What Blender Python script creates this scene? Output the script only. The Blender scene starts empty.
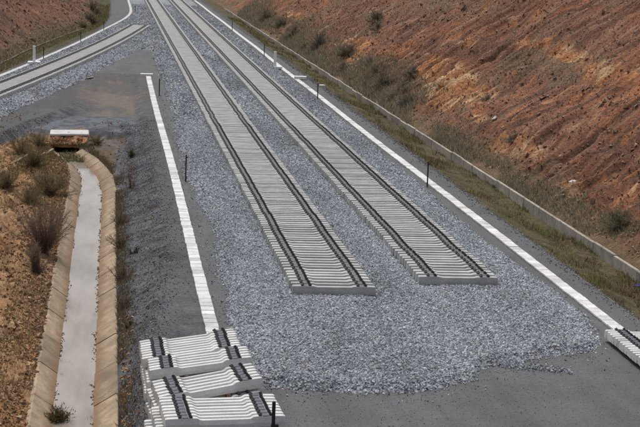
import bpy, math, random
import numpy as np

# ------------------------------------------------------------------ camera, sky, sun, exposure
scene = bpy.context.scene
cam_data = bpy.data.cameras.new("camera")
cam = bpy.data.objects.new("camera", cam_data)
scene.collection.objects.link(cam)
scene.camera = cam
cam.location = (0.0, 0.0, 10.9)
cam.rotation_euler = (1.393196, -0.034358, -0.135614)
cam_data.sensor_width = 36.0
cam_data.lens = 84.375
cam_data.clip_start = 0.5
cam_data.clip_end = 4000.0

SUN_EL, SUN_AZ = math.radians(64), math.radians(-14)       # high, veiled by cloud, beyond the tracks
world = bpy.data.worlds.new("World")
scene.world = world
world.use_nodes = True
wn = world.node_tree.nodes
wn.clear()
w_out = wn.new("ShaderNodeOutputWorld")
w_bg = wn.new("ShaderNodeBackground")
w_sky = wn.new("ShaderNodeTexSky")
w_sky.sky_type = 'NISHITA'
w_sky.sun_disc = False
w_sky.sun_elevation = SUN_EL
w_sky.sun_rotation = SUN_AZ
w_sky.air_density = 1.0
w_sky.dust_density = 4.0
w_sat = wn.new("ShaderNodeHueSaturation")                  # overcast: the sky has little blue left
w_sat.inputs['Saturation'].default_value = 0.42
world.node_tree.links.new(w_sky.outputs[0], w_sat.inputs['Color'])
world.node_tree.links.new(w_sat.outputs[0], w_bg.inputs[0])
w_bg.inputs[1].default_value = 0.095
world.node_tree.links.new(w_bg.outputs[0], w_out.inputs[0])

sun_data = bpy.data.lights.new("sun", 'SUN')
sun_data.energy = 1.5
sun_data.angle = math.radians(20)
sun_data.color = (1.0, 0.985, 0.96)
sun = bpy.data.objects.new("sun", sun_data)
scene.collection.objects.link(sun)
sun.rotation_euler = (math.pi / 2 - SUN_EL, 0, math.pi - SUN_AZ)

scene.view_settings.view_transform = 'Standard'
scene.view_settings.look = 'None'
scene.view_settings.gamma = 1.0
scene.view_settings.exposure = 0.45

# ------------------------------------------------------------------ helpers
rng = np.random.default_rng(7)
random.seed(7)
COL = scene.collection


def srgb(r, g, b):
    def f(c):
        c /= 255.0
        return c / 12.92 if c <= 0.04045 else ((c + 0.055) / 1.055) ** 2.4
    return np.array([f(r), f(g), f(b)])


def vnoise(x, y, seed=0):
    """smooth 2-d value noise, 0..1"""
    x = np.asarray(x, float); y = np.asarray(y, float)
    xi = np.floor(x).astype(np.int64); yi = np.floor(y).astype(np.int64)
    fx = x - xi; fy = y - yi
    fx = fx * fx * (3 - 2 * fx); fy = fy * fy * (3 - 2 * fy)

    def h(a, b):
        n = (a * 374761393 + b * 668265263 + seed * 1442695041) & 0xFFFFFFFF
        n = ((n ^ (n >> 13)) * 1274126177) & 0xFFFFFFFF
        n = (n ^ (n >> 16)) & 0xFFFFFFFF
        return n / 4294967295.0
    return ((h(xi, yi) * (1 - fx) + h(xi + 1, yi) * fx) * (1 - fy)
            + (h(xi, yi + 1) * (1 - fx) + h(xi + 1, yi + 1) * fx) * fy)


def fbm(x, y, seed=0, o=4):
    s = 0.0; a = 0.5; t = 0.0
    for k in range(o):
        s = s + a * vnoise(x, y, seed + k * 17); t += a
        x = x * 2.03 + 3.1; y = y * 2.03 + 1.7; a *= 0.55
    return s / t


def sstep(a, b, x):
    t = np.clip((x - a) / (b - a), 0, 1)
    return t * t * (3 - 2 * t)


def np_mesh(name, verts, faces, cols=None, mats=None, smooth=False):
    """faces: (n,3) or (n,4) array"""
    verts = np.asarray(verts, np.float32); faces = np.asarray(faces, np.int32)
    k = faces.shape[1]
    me = bpy.data.meshes.new(name)
    me.vertices.add(len(verts)); me.vertices.foreach_set('co', verts.ravel())
    me.loops.add(faces.size); me.loops.foreach_set('vertex_index', faces.ravel())
    me.polygons.add(len(faces))
    me.polygons.foreach_set('loop_start', np.arange(0, faces.size, k, dtype=np.int32))
    me.polygons.foreach_set('use_smooth', np.full(len(faces), smooth))
    me.update(calc_edges=True)
    if cols is not None:
        c = np.ones((len(verts), 4), np.float32); c[:, :3] = cols
        at = me.color_attributes.new('Col', 'FLOAT_COLOR', 'POINT')
        at.data.foreach_set('color', c.ravel())
    if mats is not None:
        me.materials.append(mats)
    return me


def link(name, me, parent=None):
    o = bpy.data.objects.new(name, me)
    COL.objects.link(o)
    o.parent = parent
    return o


def tag(o, label, cat, group=None):
    o['label'] = label; o['category'] = cat
    if group:
        o['group'] = group
    return o


def empty(name, loc, rz=0.0):
    o = bpy.data.objects.new(name, None)
    COL.objects.link(o)
    o.location = loc; o.rotation_euler = (0, 0, rz)
    o.empty_display_size = 0.2
    return o


class MB:
    """little mesh builder"""
    def __init__(self):
        self.v = []; self.f = []

    def add(self, vs, fs):
        b = len(self.v)
        self.v += [tuple(p) for p in vs]
        self.f += [tuple(i + b for i in q) for q in fs]

    def box(self, c, s, ch=0.0, rz=0.0):
        """box with chamfered top rim"""
        cx, cy, cz = c; sx, sy, sz = s[0] / 2, s[1] / 2, s[2] / 2
        rings = [(-sz, 0), (sz - ch, 0), (sz, ch)] if ch > 0 else [(-sz, 0), (sz, 0)]
        vs = []
        for z, i in rings:
            for ax, ay in ((-1, -1), (1, -1), (1, 1), (-1, 1)):
                x, y = ax * (sx - i), ay * (sy - i)
                vs.append((cx + x * math.cos(rz) - y * math.sin(rz), cy + x * math.sin(rz) + y * math.cos(rz), cz + z))
        n = len(rings)
        fs = [(3, 2, 1, 0), tuple(range(4 * n - 4, 4 * n))]
        for k in range(n - 1):
            for j in range(4):
                a = 4 * k + j; b2 = 4 * k + (j + 1) % 4
                fs.append((a, b2, b2 + 4, a + 4))
        self.add(vs, fs)

    def tube(self, pts, rad, n=5):
        pts = [np.array(p, float) for p in pts]
        if not hasattr(rad, '__len__'):
            rad = [rad] * len(pts)
        vs = []; fs = []
        for i, p in enumerate(pts):
            d = pts[min(i + 1, len(pts) - 1)] - pts[max(i - 1, 0)]
            d = d / (np.linalg.norm(d) + 1e-9)
            u = np.cross(d, (0.3, 0.1, 1.0) if abs(d[2]) < 0.9 else (1, 0, 0)); u /= np.linalg.norm(u)
            w = np.cross(d, u)
            for k in range(n):
                a = 2 * math.pi * k / n
                vs.append(p + rad[i] * (math.cos(a) * u + math.sin(a) * w))
        for i in range(len(pts) - 1):
            for k in range(n):
                a = i * n + k; b = i * n + (k + 1) % n
                fs.append((a, b, b + n, a + n))
        fs.append(tuple(range(n))[::-1]); fs.append(tuple(range((len(pts) - 1) * n, len(pts) * n)))
        self.add(vs, fs)

    def mesh(self, name, m):
        me = bpy.data.meshes.new(name)
        me.from_pydata([tuple(float(c) for c in p) for p in self.v], [], self.f)
        me.materials.append(m)
        me.update()
        return me


# ------------------------------------------------------------------ materials
def new_mat(name):
    m = bpy.data.materials.new(name)
    m.use_nodes = True
    nt = m.node_tree
    return m, nt, nt.nodes, nt.links, nt.nodes['Principled BSDF']


def noise(nt, scale, detail=4, rough=0.55, vec=None, dist=0.0):
    n = nt.nodes.new('ShaderNodeTexNoise')
    n.inputs['Scale'].default_value = scale
    n.inputs['Detail'].default_value = detail
    n.inputs['Roughness'].default_value = rough
    n.inputs['Distortion'].default_value = dist
    if vec is not None:
        nt.links.new(vec, n.inputs['Vector'])
    return n


def ramp(nt, src, stops):
    r = nt.nodes.new('ShaderNodeValToRGB')
    e = r.color_ramp.elements
    while len(e) < len(stops):
        e.new(0.5)
    for k, (p, c) in enumerate(stops):
        e[k].position = p
        e[k].color = (c[0], c[1], c[2], 1) if hasattr(c, '__len__') else (c, c, c, 1)
    nt.links.new(src, r.inputs[0])
    return r


def mixc(nt, fac, a, b, mode='MIX'):
    m = nt.nodes.new('ShaderNodeMix')
    m.data_type = 'RGBA'; m.blend_type = mode
    for s, v in ((0, fac), (6, a), (7, b)):
        if hasattr(v, 'links') or hasattr(v, 'is_linked'):
            nt.links.new(v, m.inputs[s])
        elif s == 0:
            m.inputs[0].default_value = v
        else:
            m.inputs[s].default_value = (v[0], v[1], v[2], 1)
    return m.outputs[2]


def worldpos(nt, scale=(1, 1, 1)):
    g = nt.nodes.new('ShaderNodeNewGeometry')
    mp = nt.nodes.new('ShaderNodeMapping')
    mp.inputs['Scale'].default_value = scale
    nt.links.new(g.outputs['Position'], mp.inputs['Vector'])
    return mp.outputs[0]


def bump(nt, bsdf, src, strength, dist):
    b = nt.nodes.new('ShaderNodeBump')
    b.inputs['Strength'].default_value = strength
    b.inputs['Distance'].default_value = dist
    nt.links.new(src, b.inputs['Height'])
    nt.links.new(b.outputs[0], bsdf.inputs['Normal'])


def mat_attr(name, rough=0.95, fine=14.0, contrast=(0.7, 1.3), bstr=0.5, bdist=0.03, mid=2.2):
    """colour from the mesh's own soil or stone colours, broken up by fine grain"""
    m, nt, N, L, b = new_mat(name)
    a = N.new('ShaderNodeVertexColor'); a.layer_name = 'Col'
    v = worldpos(nt)
    n1 = noise(nt, fine, 5, 0.7, v); n2 = noise(nt, mid, 4, 0.6, v)
    r1 = ramp(nt, n1.outputs[0], [(0.3, contrast[0]), (0.7, contrast[1])])
    r2 = ramp(nt, n2.outputs[0], [(0.3, 0.86), (0.7, 1.14)])
    c = mixc(nt, 1.0, a.outputs[0], r1.outputs[0], 'MULTIPLY')
    c = mixc(nt, 1.0, c, r2.outputs[0], 'MULTIPLY')
    L.new(c, b.inputs['Base Color'])
    b.inputs['Roughness'].default_value = rough
    b.inputs['Specular IOR Level'].default_value = 0.2
    bump(nt, b, n1.outputs[0], bstr, bdist)
    return m


def mat_plain_attr(name, rough=0.9, spec=0.25):
    m, nt, N, L, b = new_mat(name)
    a = N.new('ShaderNodeVertexColor'); a.layer_name = 'Col'
    n1 = noise(nt, 60.0, 2, 0.6, worldpos(nt))
    r1 = ramp(nt, n1.outputs[0], [(0.3, 0.85), (0.7, 1.15)])
    L.new(mixc(nt, 1.0, a.outputs[0], r1.outputs[0], 'MULTIPLY'), b.inputs['Base Color'])
    b.inputs['Roughness'].default_value = rough
    b.inputs['Specular IOR Level'].default_value = spec
    return m


def mat_concrete(name, base, var=0.25, stain=(0.24, 0.22, 0.19), stain_amt=0.35, rough=0.85, obj_rand=True, scale=1.0):
    m, nt, N, L, b = new_mat(name)
    v = worldpos(nt)
    n1 = noise(nt, 1.7 * scale, 5, 0.65, v); n2 = noise(nt, 22 * scale, 4, 0.65, v)
    r1 = ramp(nt, n1.outputs[0], [(0.35, 1 - var), (0.7, 1 + var * 0.6)])
    r2 = ramp(nt, n2.outputs[0], [(0.3, 0.88), (0.7, 1.1)])
    c = mixc(nt, 1.0, base, r1.outputs[0], 'MULTIPLY')
    c = mixc(nt, 1.0, c, r2.outputs[0], 'MULTIPLY')
    if obj_rand:
        oi = N.new('ShaderNodeObjectInfo')
        ro = ramp(nt, oi.outputs['Random'], [(0.0, 0.72), (0.35, 0.97), (0.7, 1.0), (1.0, 1.12)])
        c = mixc(nt, 1.0, c, ro.outputs[0], 'MULTIPLY')
    n3 = noise(nt, 4.5 * scale, 5, 0.7, v, 0.6)
    r3 = ramp(nt, n3.outputs[0], [(0.52, 0.0), (0.72, stain_amt)])
    c = mixc(nt, r3.outputs[0], c, stain)
    L.new(c, b.inputs['Base Color'])
    b.inputs['Roughness'].default_value = rough
    b.inputs['Specular IOR Level'].default_value = 0.3
    bump(nt, b, n2.outputs[0], 0.25, 0.01)
    return m


def mat_simple(name, col, rough=0.7, metal=0.0, var=0.3, scale=15):
    m, nt, N, L, b = new_mat(name)
    n = noise(nt, scale, 4, 0.6, worldpos(nt))
    r = ramp(nt, n.outputs[0], [(0.3, 1 - var), (0.7, 1 + var)])
    L.new(mixc(nt, 1.0, col, r.outputs[0], 'MULTIPLY'), b.inputs['Base Color'])
    b.inputs['Roughness'].default_value = rough
    b.inputs['Metallic'].default_value = metal
    return m


def mat_leaf(name):
    m = mat_plain_attr(name, 0.9, 0.1)
    nt = m.node_tree; b = nt.nodes['Principled BSDF']; out = nt.nodes['Material Output']
    t = nt.nodes.new('ShaderNodeBsdfTranslucent'); mx_ = nt.nodes.new('ShaderNodeMixShader'); mx_.inputs[0].default_value = .45
    nt.links.new(b.inputs['Base Color'].links[0].from_socket, t.inputs[0])
    nt.links.new(b.outputs[0], mx_.inputs[1]); nt.links.new(t.outputs[0], mx_.inputs[2]); nt.links.new(mx_.outputs[0], out.inputs[0])
    return m


M_SOIL = mat_attr('soil', fine=9.0, contrast=(0.55, 1.45), bstr=0.7, bdist=0.06)
M_SLOPE = mat_attr('slope_soil', fine=7.0, contrast=(0.38, 1.55), bstr=1.0, bdist=0.14, mid=0.9)
M_STONE = mat_plain_attr('crushed_stone', 0.9)
M_GRASS = mat_leaf('grass_blades')
M_TWIG = mat_leaf('twig_bark')
M_SLEEPER = mat_concrete('sleeper_concrete', (0.46, 0.455, 0.44), 0.2, (0.27, 0.26, 0.245), 0.4)
M_STACK = mat_concrete('fresh_sleeper_concrete', (0.64, 0.635, 0.615), 0.1, (0.36, 0.36, 0.34), 0.25)
M_LID = mat_concrete('trough_lid_concrete', (0.68, 0.675, 0.655), 0.16, (0.28, 0.27, 0.25), 0.65)
M_POST = mat_concrete('white_marker_concrete', (0.85, 0.85, 0.84), 0.06, (0.5, 0.5, 0.5), 0.15)
M_WALL = mat_concrete('ditch_wall_concrete', (0.38, 0.345, 0.295), 0.3, (0.12, 0.10, 0.075), 0.75)
M_KERB = mat_concrete('weathered_kerb_concrete', (0.2, 0.185, 0.16), 0.25, (0.09, 0.08, 0.06), 0.65)
M_CHAN = mat_concrete('channel_concrete', (0.36, 0.27, 0.18), 0.35, (0.18, 0.105, 0.055), 0.75, scale=0.8)
def add_mud_line(m):
    """silt and rust left on the slabs by higher water"""
    nt = m.node_tree; b = nt.nodes['Principled BSDF']
    src = b.inputs['Base Color'].links[0].from_socket
    g = nt.nodes.new('ShaderNodeNewGeometry'); sx = nt.nodes.new('ShaderNodeSeparateXYZ'); nt.links.new(g.outputs['Position'], sx.inputs[0])
    n = noise(nt, 2.2, 5, 0.7, worldpos(nt))
    ma = nt.nodes.new('ShaderNodeMath'); ma.operation = 'MULTIPLY_ADD'; nt.links.new(n.outputs[0], ma.inputs[0]); ma.inputs[1].default_value = 0.38; nt.links.new(sx.outputs['Z'], ma.inputs[2])
    r = ramp(nt, ma.outputs[0], [(0.0, 1.0), (1.0, 0.0)])
    mr = nt.nodes.new('ShaderNodeMapRange'); mr.inputs['From Min'].default_value = -1.12; mr.inputs['From Max'].default_value = -0.97
    mr.inputs['To Min'].default_value = .75; mr.inputs['To Max'].default_value = 0.0
    nt.links.new(ma.outputs[0], mr.inputs['Value'])
    nt.nodes.remove(r)
    nt.links.new(mixc(nt, mr.outputs[0], src, (0.20, 0.115, 0.06)), b.inputs['Base Color'])


add_mud_line(M_CHAN)
M_CLIP = mat_simple('black_rail_clip', (0.018, 0.02, 0.02), 0.55)
M_PAD = mat_simple('rail_pad_rubber', (0.085, 0.09, 0.115), 0.7)
M_PAD_ROW = mat_simple('dusty_rail_pad', (0.16, 0.16, 0.165), 0.8)
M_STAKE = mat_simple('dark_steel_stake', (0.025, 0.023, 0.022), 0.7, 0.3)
M_TIMBER = mat_simple('timber', (0.24, 0.15, 0.085), 0.9, 0, 0.4, 9)
M_PLASTIC = mat_simple('white_plastic', (0.75, 0.76, 0.78), 0.5, 0, 0.1)
M_BLUE = mat_simple('blue_plastic', (0.03, 0.05, 0.3), 0.45, 0, 0.1)


def mat_asphalt():
    m, nt, N, L, b = new_mat('compacted_asphalt')
    v = worldpos(nt)
    vs = worldpos(nt, (1.3, 0.16, 1))
    n1 = noise(nt, 20, 5, 0.8, v); n2 = noise(nt, 0.5, 5, 0.65, v); n3 = noise(nt, 1.2, 4, 0.6, vs)
    n4 = noise(nt, 7.0, 5, 0.7, v)
    c = ramp(nt, n2.outputs[0], [(0.3, (0.090, 0.090, 0.091)), (0.55, (0.106, 0.106, 0.107)), (0.75, (0.124, 0.124, 0.126))]).outputs[0]
    c = mixc(nt, 1.0, c, ramp(nt, n1.outputs[0], [(0.3, 0.62), (0.7, 1.38)]).outputs[0], 'MULTIPLY')
    c = mixc(nt, 1.0, c, ramp(nt, n3.outputs[0], [(0.35, 0.9), (0.65, 1.1)]).outputs[0], 'MULTIPLY')
    c = mixc(nt, 1.0, c, ramp(nt, n4.outputs[0], [(0.3, 0.86), (0.7, 1.14)]).outputs[0], 'MULTIPLY')
    L.new(c, b.inputs['Base Color'])
    b.inputs['Roughness'].default_value = 0.9
    b.inputs['Specular IOR Level'].default_value = 0.25
    bump(nt, b, n1.outputs[0], 0.4, 0.01)
    return m


def mat_ballast():
    m, nt, N, L, b = new_mat('ballast_bed')
    v = worldpos(nt)
    vo = N.new('ShaderNodeTexVoronoi'); vo.inputs['Scale'].default_value = 13.0
    L.new(v, vo.inputs['Vector'])
    r = ramp(nt, vo.outputs['Color'], [(0.0, (0.08, 0.084, 0.09)), (0.5, (0.225, 0.236, 0.255)), (1.0, (0.47, 0.49, 0.52))])
    n2 = noise(nt, 0.5, 4, 0.6, worldpos(nt, (1.0, 0.2, 1)))
    n3 = noise(nt, 3.0, 5, 0.75, v)
    c = mixc(nt, 1.0, r.outputs[0], ramp(nt, n2.outputs[0], [(0.35, 0.82), (0.65, 1.15)]).outputs[0], 'MULTIPLY')
    c = mixc(nt, 1.0, c, ramp(nt, n3.outputs[0], [(0.3, 0.75), (0.7, 1.25)]).outputs[0], 'MULTIPLY')
    L.new(c, b.inputs['Base Color'])
    b.inputs['Roughness'].default_value = 0.95
    b.inputs['Specular IOR Level'].default_value = 0.2
    bump(nt, b, vo.outputs['Distance'], 0.8, 0.05)
    return m


def mat_water():
    m, nt, N, L, b = new_mat('muddy_water')
    v = worldpos(nt)
    n1 = noise(nt, 0.9, 4, 0.6, worldpos(nt, (1.5, 0.35, 1)))
    c = ramp(nt, n1.outputs[0], [(0.3, (0.20, 0.16, 0.125)), (0.5, (0.27, 0.228, 0.188)), (0.7, (0.33, 0.285, 0.245))])
    L.new(c.outputs[0], b.inputs['Base Color'])
    b.inputs['Roughness'].default_value = 0.06
    b.inputs['IOR'].default_value = 1.33
    n2 = noise(nt, 6, 3, 0.5, v)
    bump(nt, b, n2.outputs[0], 0.10, 0.01)
    return m


M_ASPHALT = mat_asphalt()
M_BALLAST = mat_ballast()
M_WATER = mat_water()

# ------------------------------------------------------------------ the lie of the land
XE_Y = [20, 38, 45, 52, 60, 130]
XE_X = [0.80, 0.85, 1.5, 2.15, 2.25, 2.15]


def x_edge(Y): return np.interp(Y, XE_Y, XE_X)                 # left edge of the main platform
def x_branch_edge(Y): return np.interp(Y, [20, 60, 73, 84.6, 90.5, 98, 102, 130], [-24, -11.5, -8.4, -6.07, -4.85, -2.8, -2.35, -2.35])
def x_branch(Y): return -8.45 + 0.16 * (Y - 99.6) - 0.000421 * (Y - 99.6) * (Y - 131.8)


FOOT_Y = [20, 60, 100, 125, 130.8, 149, 168, 186, 193.7, 210, 270, 400]
FOOT_X = [-34, -19, -12.7, -9.8, -9.37, -7.8, -5.55, -3.1, -2.1, -1.6, -1.5, -1.5]
def x_foot(Y): return np.interp(Y, FOOT_Y, FOOT_X)


BT_Y = [40, 70, 100, 118.1, 132, 145.8, 155.3, 175, 193.4, 206, 217.1, 228, 239, 269.5, 400]
BT_X = [-22.6, -16.2, -10.95, -8.46, -6.55, -4.82, -3.63, -1.5, 0.48, 1.75, 2.55, 2.92, 3.0, 2.95, 2.95]
_ty = np.arange(44, 330, .25)
_tx = np.interp(_ty, BT_Y, BT_X)
_k = np.hanning(49); _k /= _k.sum()
_tx = np.convolve(np.pad(_tx, 24, mode='reflect', reflect_type='odd'), _k, 'valid')
def x_branch_trough(Y): return np.interp(Y, _ty, _tx)


def lip_r(Y): return 0.22 + np.interp(Y, [70, 73, 76, 78, 80, 82.4, 85.5, 88], [0, -.02, -.16, -.36, -.65, -1.03, -1.8, -2.4])
def lip_l(Y): return -1.90 + np.interp(Y, [74, 77, 79, 81, 82.5, 84, 86, 90], [0, -.05, -.2, -.5, -.85, -1.1, -1.4, -1.6])


WATER_Z = -1.35


def slope_relief(d, Y, seed, amp=1.0):
    """rills and tooth marks running straight up a cut slope; d is the distance from its foot"""
    w = Y + 0.9 * (fbm(d * 0.25, Y * 0.12, seed + 5, 3) - 0.5) * 2
    r1 = np.abs(vnoise(w * 1.05, d * 0.10, seed) * 2 - 1)
    r2 = np.abs(vnoise(w * 2.1 + 7, d * 0.16, seed + 1) * 2 - 1)
    r3 = np.abs(vnoise(w * 3.3 + 3, d * 0.3, seed + 4) * 2 - 1)
    lump = fbm(d * 0.35, Y * 0.22, seed + 2, 4) - 0.5
    small = fbm(d * 1.3, Y * 1.0, seed + 3, 3) - 0.5
    mod = 0.35 + 0.9 * vnoise(d * 0.13, Y * 0.06, seed + 9)
    return amp * (mod * (0.34 * (r1 - 0.4) + 0.30 * (r2 - 0.4) + 0.22 * (r3 - .4)) + 0.85 * lump + 0.20 * small + .22 * (sstep(.42, .5, fbm(d * .55 + Y * .05, Y * .16, seed + 12, 3)) - .5))


def left_ground(X, Y):
    """height and colour of everything left of the main platform"""
    X = np.asarray(X, float); Y = np.asarray(Y, float)
    big = fbm(X * 0.45, Y * 0.22, 11, 4); fine = fbm(X * 2.2, Y * 1.3, 12, 4)
    rub = fbm(X * 3.7, Y * 2.4, 13, 3)
    # low ground with the channel in it
    left = np.clip(lip_l(Y) - X, 0, None)
    base = -1.04 + np.where(left > 0, np.minimum(left * 0.2, 0.55) + sstep(0, 1.2, left) * ((big - 0.45) * 1.05 + (fine - 0.5) * 0.42 + (rub - 0.5) * 0.12), (fine - 0.5) * 0.10)
    right = np.clip(X - lip_r(Y), 0, None)
    base = base + np.where(left <= 0, sstep(0, .5, right) * (fine - .45) * 0.15, 0)
    pan = -0.34 + (fine - 0.5) * 0.07 + sstep(117, 122, Y) * 0.34
    t = sstep(87.2, 88.6, Y + (fine - 0.5) * 1.2)
    t2 = sstep(82.5, 86, Y) * sstep(-1.9, -1.0, X) * 0.45
    t = np.maximum(t, t2)
    base = base * (1 - t) + pan * t
    xe = x_edge(Y)
    rill = np.abs(vnoise(Y * 3.3 + .6 * X, X * 0.35, 21) * 2 - 1) - 0.45 + .5 * (np.abs(vnoise(Y * 2.0 + .7 * X, X * 0.5, 23) * 2 - 1) - .45)
    rill2 = np.abs(vnoise(Y * 1.1 + X, X * 0.5, 22) * 2 - 1) - 0.45
    dm = np.clip(xe + 0.15 * (vnoise(Y * .6, 0 * Y, 4) - .5) - X, 0, None)
    calm = np.interp(Y, [84, 95], [1, .3])
    hm = -dm / (xe - 0.2) * 1.04 + calm * np.where(dm > 0, sstep(0, .35, dm) * (rill * 0.14 + rill2 * 0.12 + (fine - .5) * .06), 0)
    db = np.clip(X - x_branch_edge(Y), 0, None)
    hb = -db / np.interp(Y, [88, 100], [1.15, 4.5]) + sstep(0, .3, db) * (rill * 0.09) * calm
    h = np.maximum(np.maximum(base, hm), hb)
    # colours
    soil = np.stack([0.29 + 0 * X, 0.162 + 0 * X, 0.080 + 0 * X], -1)
    tan = np.array([0.40, 0.26, 0.135]); dark = np.array([0.13, 0.08, 0.045]); rust = np.array([0.34, 0.155, 0.05])
    def mx(c, d, f): return c * (1 - f[..., None]) + np.asarray(d) * f[..., None]
    c = mx(soil, tan, sstep(0.5, 0.75, rub) * 0.8)
    c = mx(c, dark, sstep(0.55, 0.35, fine) * 0.75)
    c = mx(c, rust, sstep(0.5, 0.7, fbm(X * .5, Y * .3, 31)) * 0.6)
    olive = np.array([0.11, 0.095, 0.04])
    c = mx(c, olive, sstep(66, 74, Y) * (Y < 88) * sstep(0.42, 0.6, fbm(X * .7, Y * .4, 33)) * 0.8)
    # foot of the embankment: dry litter
    c = np.where((left <= 0)[..., None], mx(np.broadcast_to([0.13, 0.095, 0.065], c.shape), dark, sstep(.6, .35, fine) * .7), c)
    # pan behind the culvert
    pc = mx(np.broadcast_to([0.155, 0.13, 0.108], c.shape), [0.10, 0.098, 0.095], sstep(.42, .62, fbm(X * .5, Y * .15, 41)))
    edge = sstep(0.58, .75, fbm(X * 1.3, Y * .5, 42, 5)) * np.maximum(sstep(.4, 1.5, X), sstep(107, 117, Y))
    pc = mx(pc, [0.26, 0.15, 0.09], edge * .5)
    gv = mx(np.broadcast_to([0.125, 0.135, 0.15], c.shape), [0.07, 0.075, 0.085], sstep(.6, .35, fine))
    pc = mx(pc, gv, sstep(97, 94.5, Y + 2 * (fine - .5)))
    c = mx(c, pc, t)
    # grey stone slopes
    gs = mx(np.broadcast_to([0.098, 0.099, 0.105], c.shape), [0.05, 0.05, 0.055], sstep(.55, .3, vnoise(Y * 2.6 + 2 * X, X * .8, 51)))
    gs = mx(gs, [0.14, 0.142, 0.15], sstep(.62, .85, vnoise(Y * 4 + 2 * X, X * 2, 52)) * .7)
    onm = sstep(-0.10, 0.06, hm - base + (fine - .5) * .25) * (hm >= hb)
    onb = sstep(-0.06, 0.08, hb - base + (fine - .5) * .25) * (hb > hm)
    c = mx(c, gs, np.maximum(onm, onb) * np.interp(Y, [95, 105], [1, .35]))
    asp = mx(np.broadcast_to([0.106, 0.106, 0.107], c.shape), [0.085, 0.085, 0.087], sstep(.6, .4, fbm(X * .5, Y * .2, 61)))
    flat = np.maximum(sstep(0.12, -0.15, dm - .25 * (fine - .3)), sstep(0.05, -0.01, db))
    flat = np.maximum(flat, sstep(119, 123, Y + 3 * (fine - .5)))
    c = mx(c, asp, flat)
    # brown soil spread on the asphalt by the culvert track
    # left cutting
    xf = x_foot(Y)
    d = np.clip(xf - 0.35 - X, 0, None)
    vedge = np.maximum(np.where(Y < 178, x_branch_trough(Y) - .75, np.interp(Y, [178, 192, 205, 215], [-1.9, -1.0, -.5, -.3])), xf + .3)
    vg = sstep(vedge + .12, vedge - .25, X + (fine - .5) * .5)      # verge between trough and kerb
    h = np.where(X < vedge, np.where(d > 0, -0.05, -0.22 * sstep(vedge, vedge - .7, X)), h)
    rel = slope_relief(d, Y * 1.0, 70, 0.8)
    h = h + np.where(d > 0, d / 1.5 + sstep(0, 1.5, d) * rel, 0)
    n1 = fbm(d * .3, Y * .12, 81); st = vnoise(Y * 1.5, d * .15, 82)
    sc = mx(np.broadcast_to([0.20, 0.105, 0.068], c.shape), [0.125, 0.073, 0.052], sstep(.6, .3, st))
    sc = mx(sc, [0.36, 0.165, 0.07], sstep(.56, .74, n1) * sstep(.35, .6, st) * .9)
    sc = mx(sc, [0.12, 0.10, 0.06], sstep(2.2, .4, d + 2 * (n1 - .5)) * .8)
    gc = mx(np.broadcast_to([0.10, 0.092, 0.04], c.shape), [0.06, 0.05, 0.03], sstep(.6, .4, fine))
    c = mx(c, gc, vg)
    c = np.where((d > 0)[..., None], sc * np.array([1.15, 1.1, 1.1]), c)
    # the channel bed sits in a trench
    inside = (X < lip_r(Y) + 0.02) & (X > lip_l(Y) - 0.02) & (Y < 83.0)
    h = np.where(inside, -1.75, h)
    inside2 = (X < lip_r(Y)) & (X > lip_l(Y)) & (Y >= 83.0) & (Y < 87.4)
    h = np.where(inside2, -1.30 + (fine - .5) * .12, h)
    cul = (X > -3.28) & (X < -1.66) & (Y > 86.2) & (Y < 88.5)
    h = np.where(cul, -1.34, h)
    global FLAT
    FLAT = flat * (d <= 0) * (X > vedge + .15)
    return h, c


def grid(xs, ys, fn):
    X, Y = np.meshgrid(xs, ys)
    h, c = fn(X, Y)
    v = np.stack([X, Y, h], -1).reshape(-1, 3)
    nx, ny = len(xs), len(ys)
    i = np.arange(nx * ny).reshape(ny, nx)
    f = np.stack([i[:-1, :-1], i[:-1, 1:], i[1:, 1:], i[1:, :-1]], -1).reshape(-1, 4)
    return v, f, c.reshape(-1, 3)


def struct(name, me, label=None):
    o = link(name, me)
    o['kind'] = 'structure'
    if label:
        o['label'] = label
    return o


def cat(*a): return np.unique(np.round(np.concatenate(a), 4))


# far sheet under everything
far = np_mesh('ground', [(-1500, -300, -4), (1500, -300, -4), (1500, 2600, -4), (-1500, 2600, -4)], [(0, 1, 2, 3)],
              np.tile([0.15, 0.1, 0.06], (4, 1)), M_SOIL)
struct('ground', far, 'brown earth reaching to the horizon')

v, f, c = grid(cat(np.arange(-40, -8, 0.6), np.arange(-8, 2.4001, 0.09), [3.0]), cat(np.arange(20, 40, .14), np.arange(40, 92, .17), np.arange(92, 125.01, .3)), left_ground)
FLAT = FLAT.ravel()
me = np_mesh('ditch_ground', v, f, c, M_SOIL, True); me.materials.append(M_ASPHALT)
me.polygons.foreach_set('material_index', (FLAT[f].min(1) > .97).astype(np.int32))
struct('ditch_ground', me, 'rough earth and grey stone banks either side of the drainage channel')
v, f, c = grid(cat(np.arange(-60, -22, 1.5), np.arange(-22, 3.0001, 0.2)), cat(np.arange(125, 240, .3), np.arange(240, 341, .8)), left_ground)
FLAT = FLAT.ravel()
me = np_mesh('cut_slope_left', v, f, c, M_SLOPE, True); me.materials.append(M_ASPHALT)
me.polygons.foreach_set('material_index', (FLAT[f].min(1) > .97).astype(np.int32))
struct('cut_slope_left', me, 'red-brown cut slope and grey platform beside the branch track')

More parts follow.
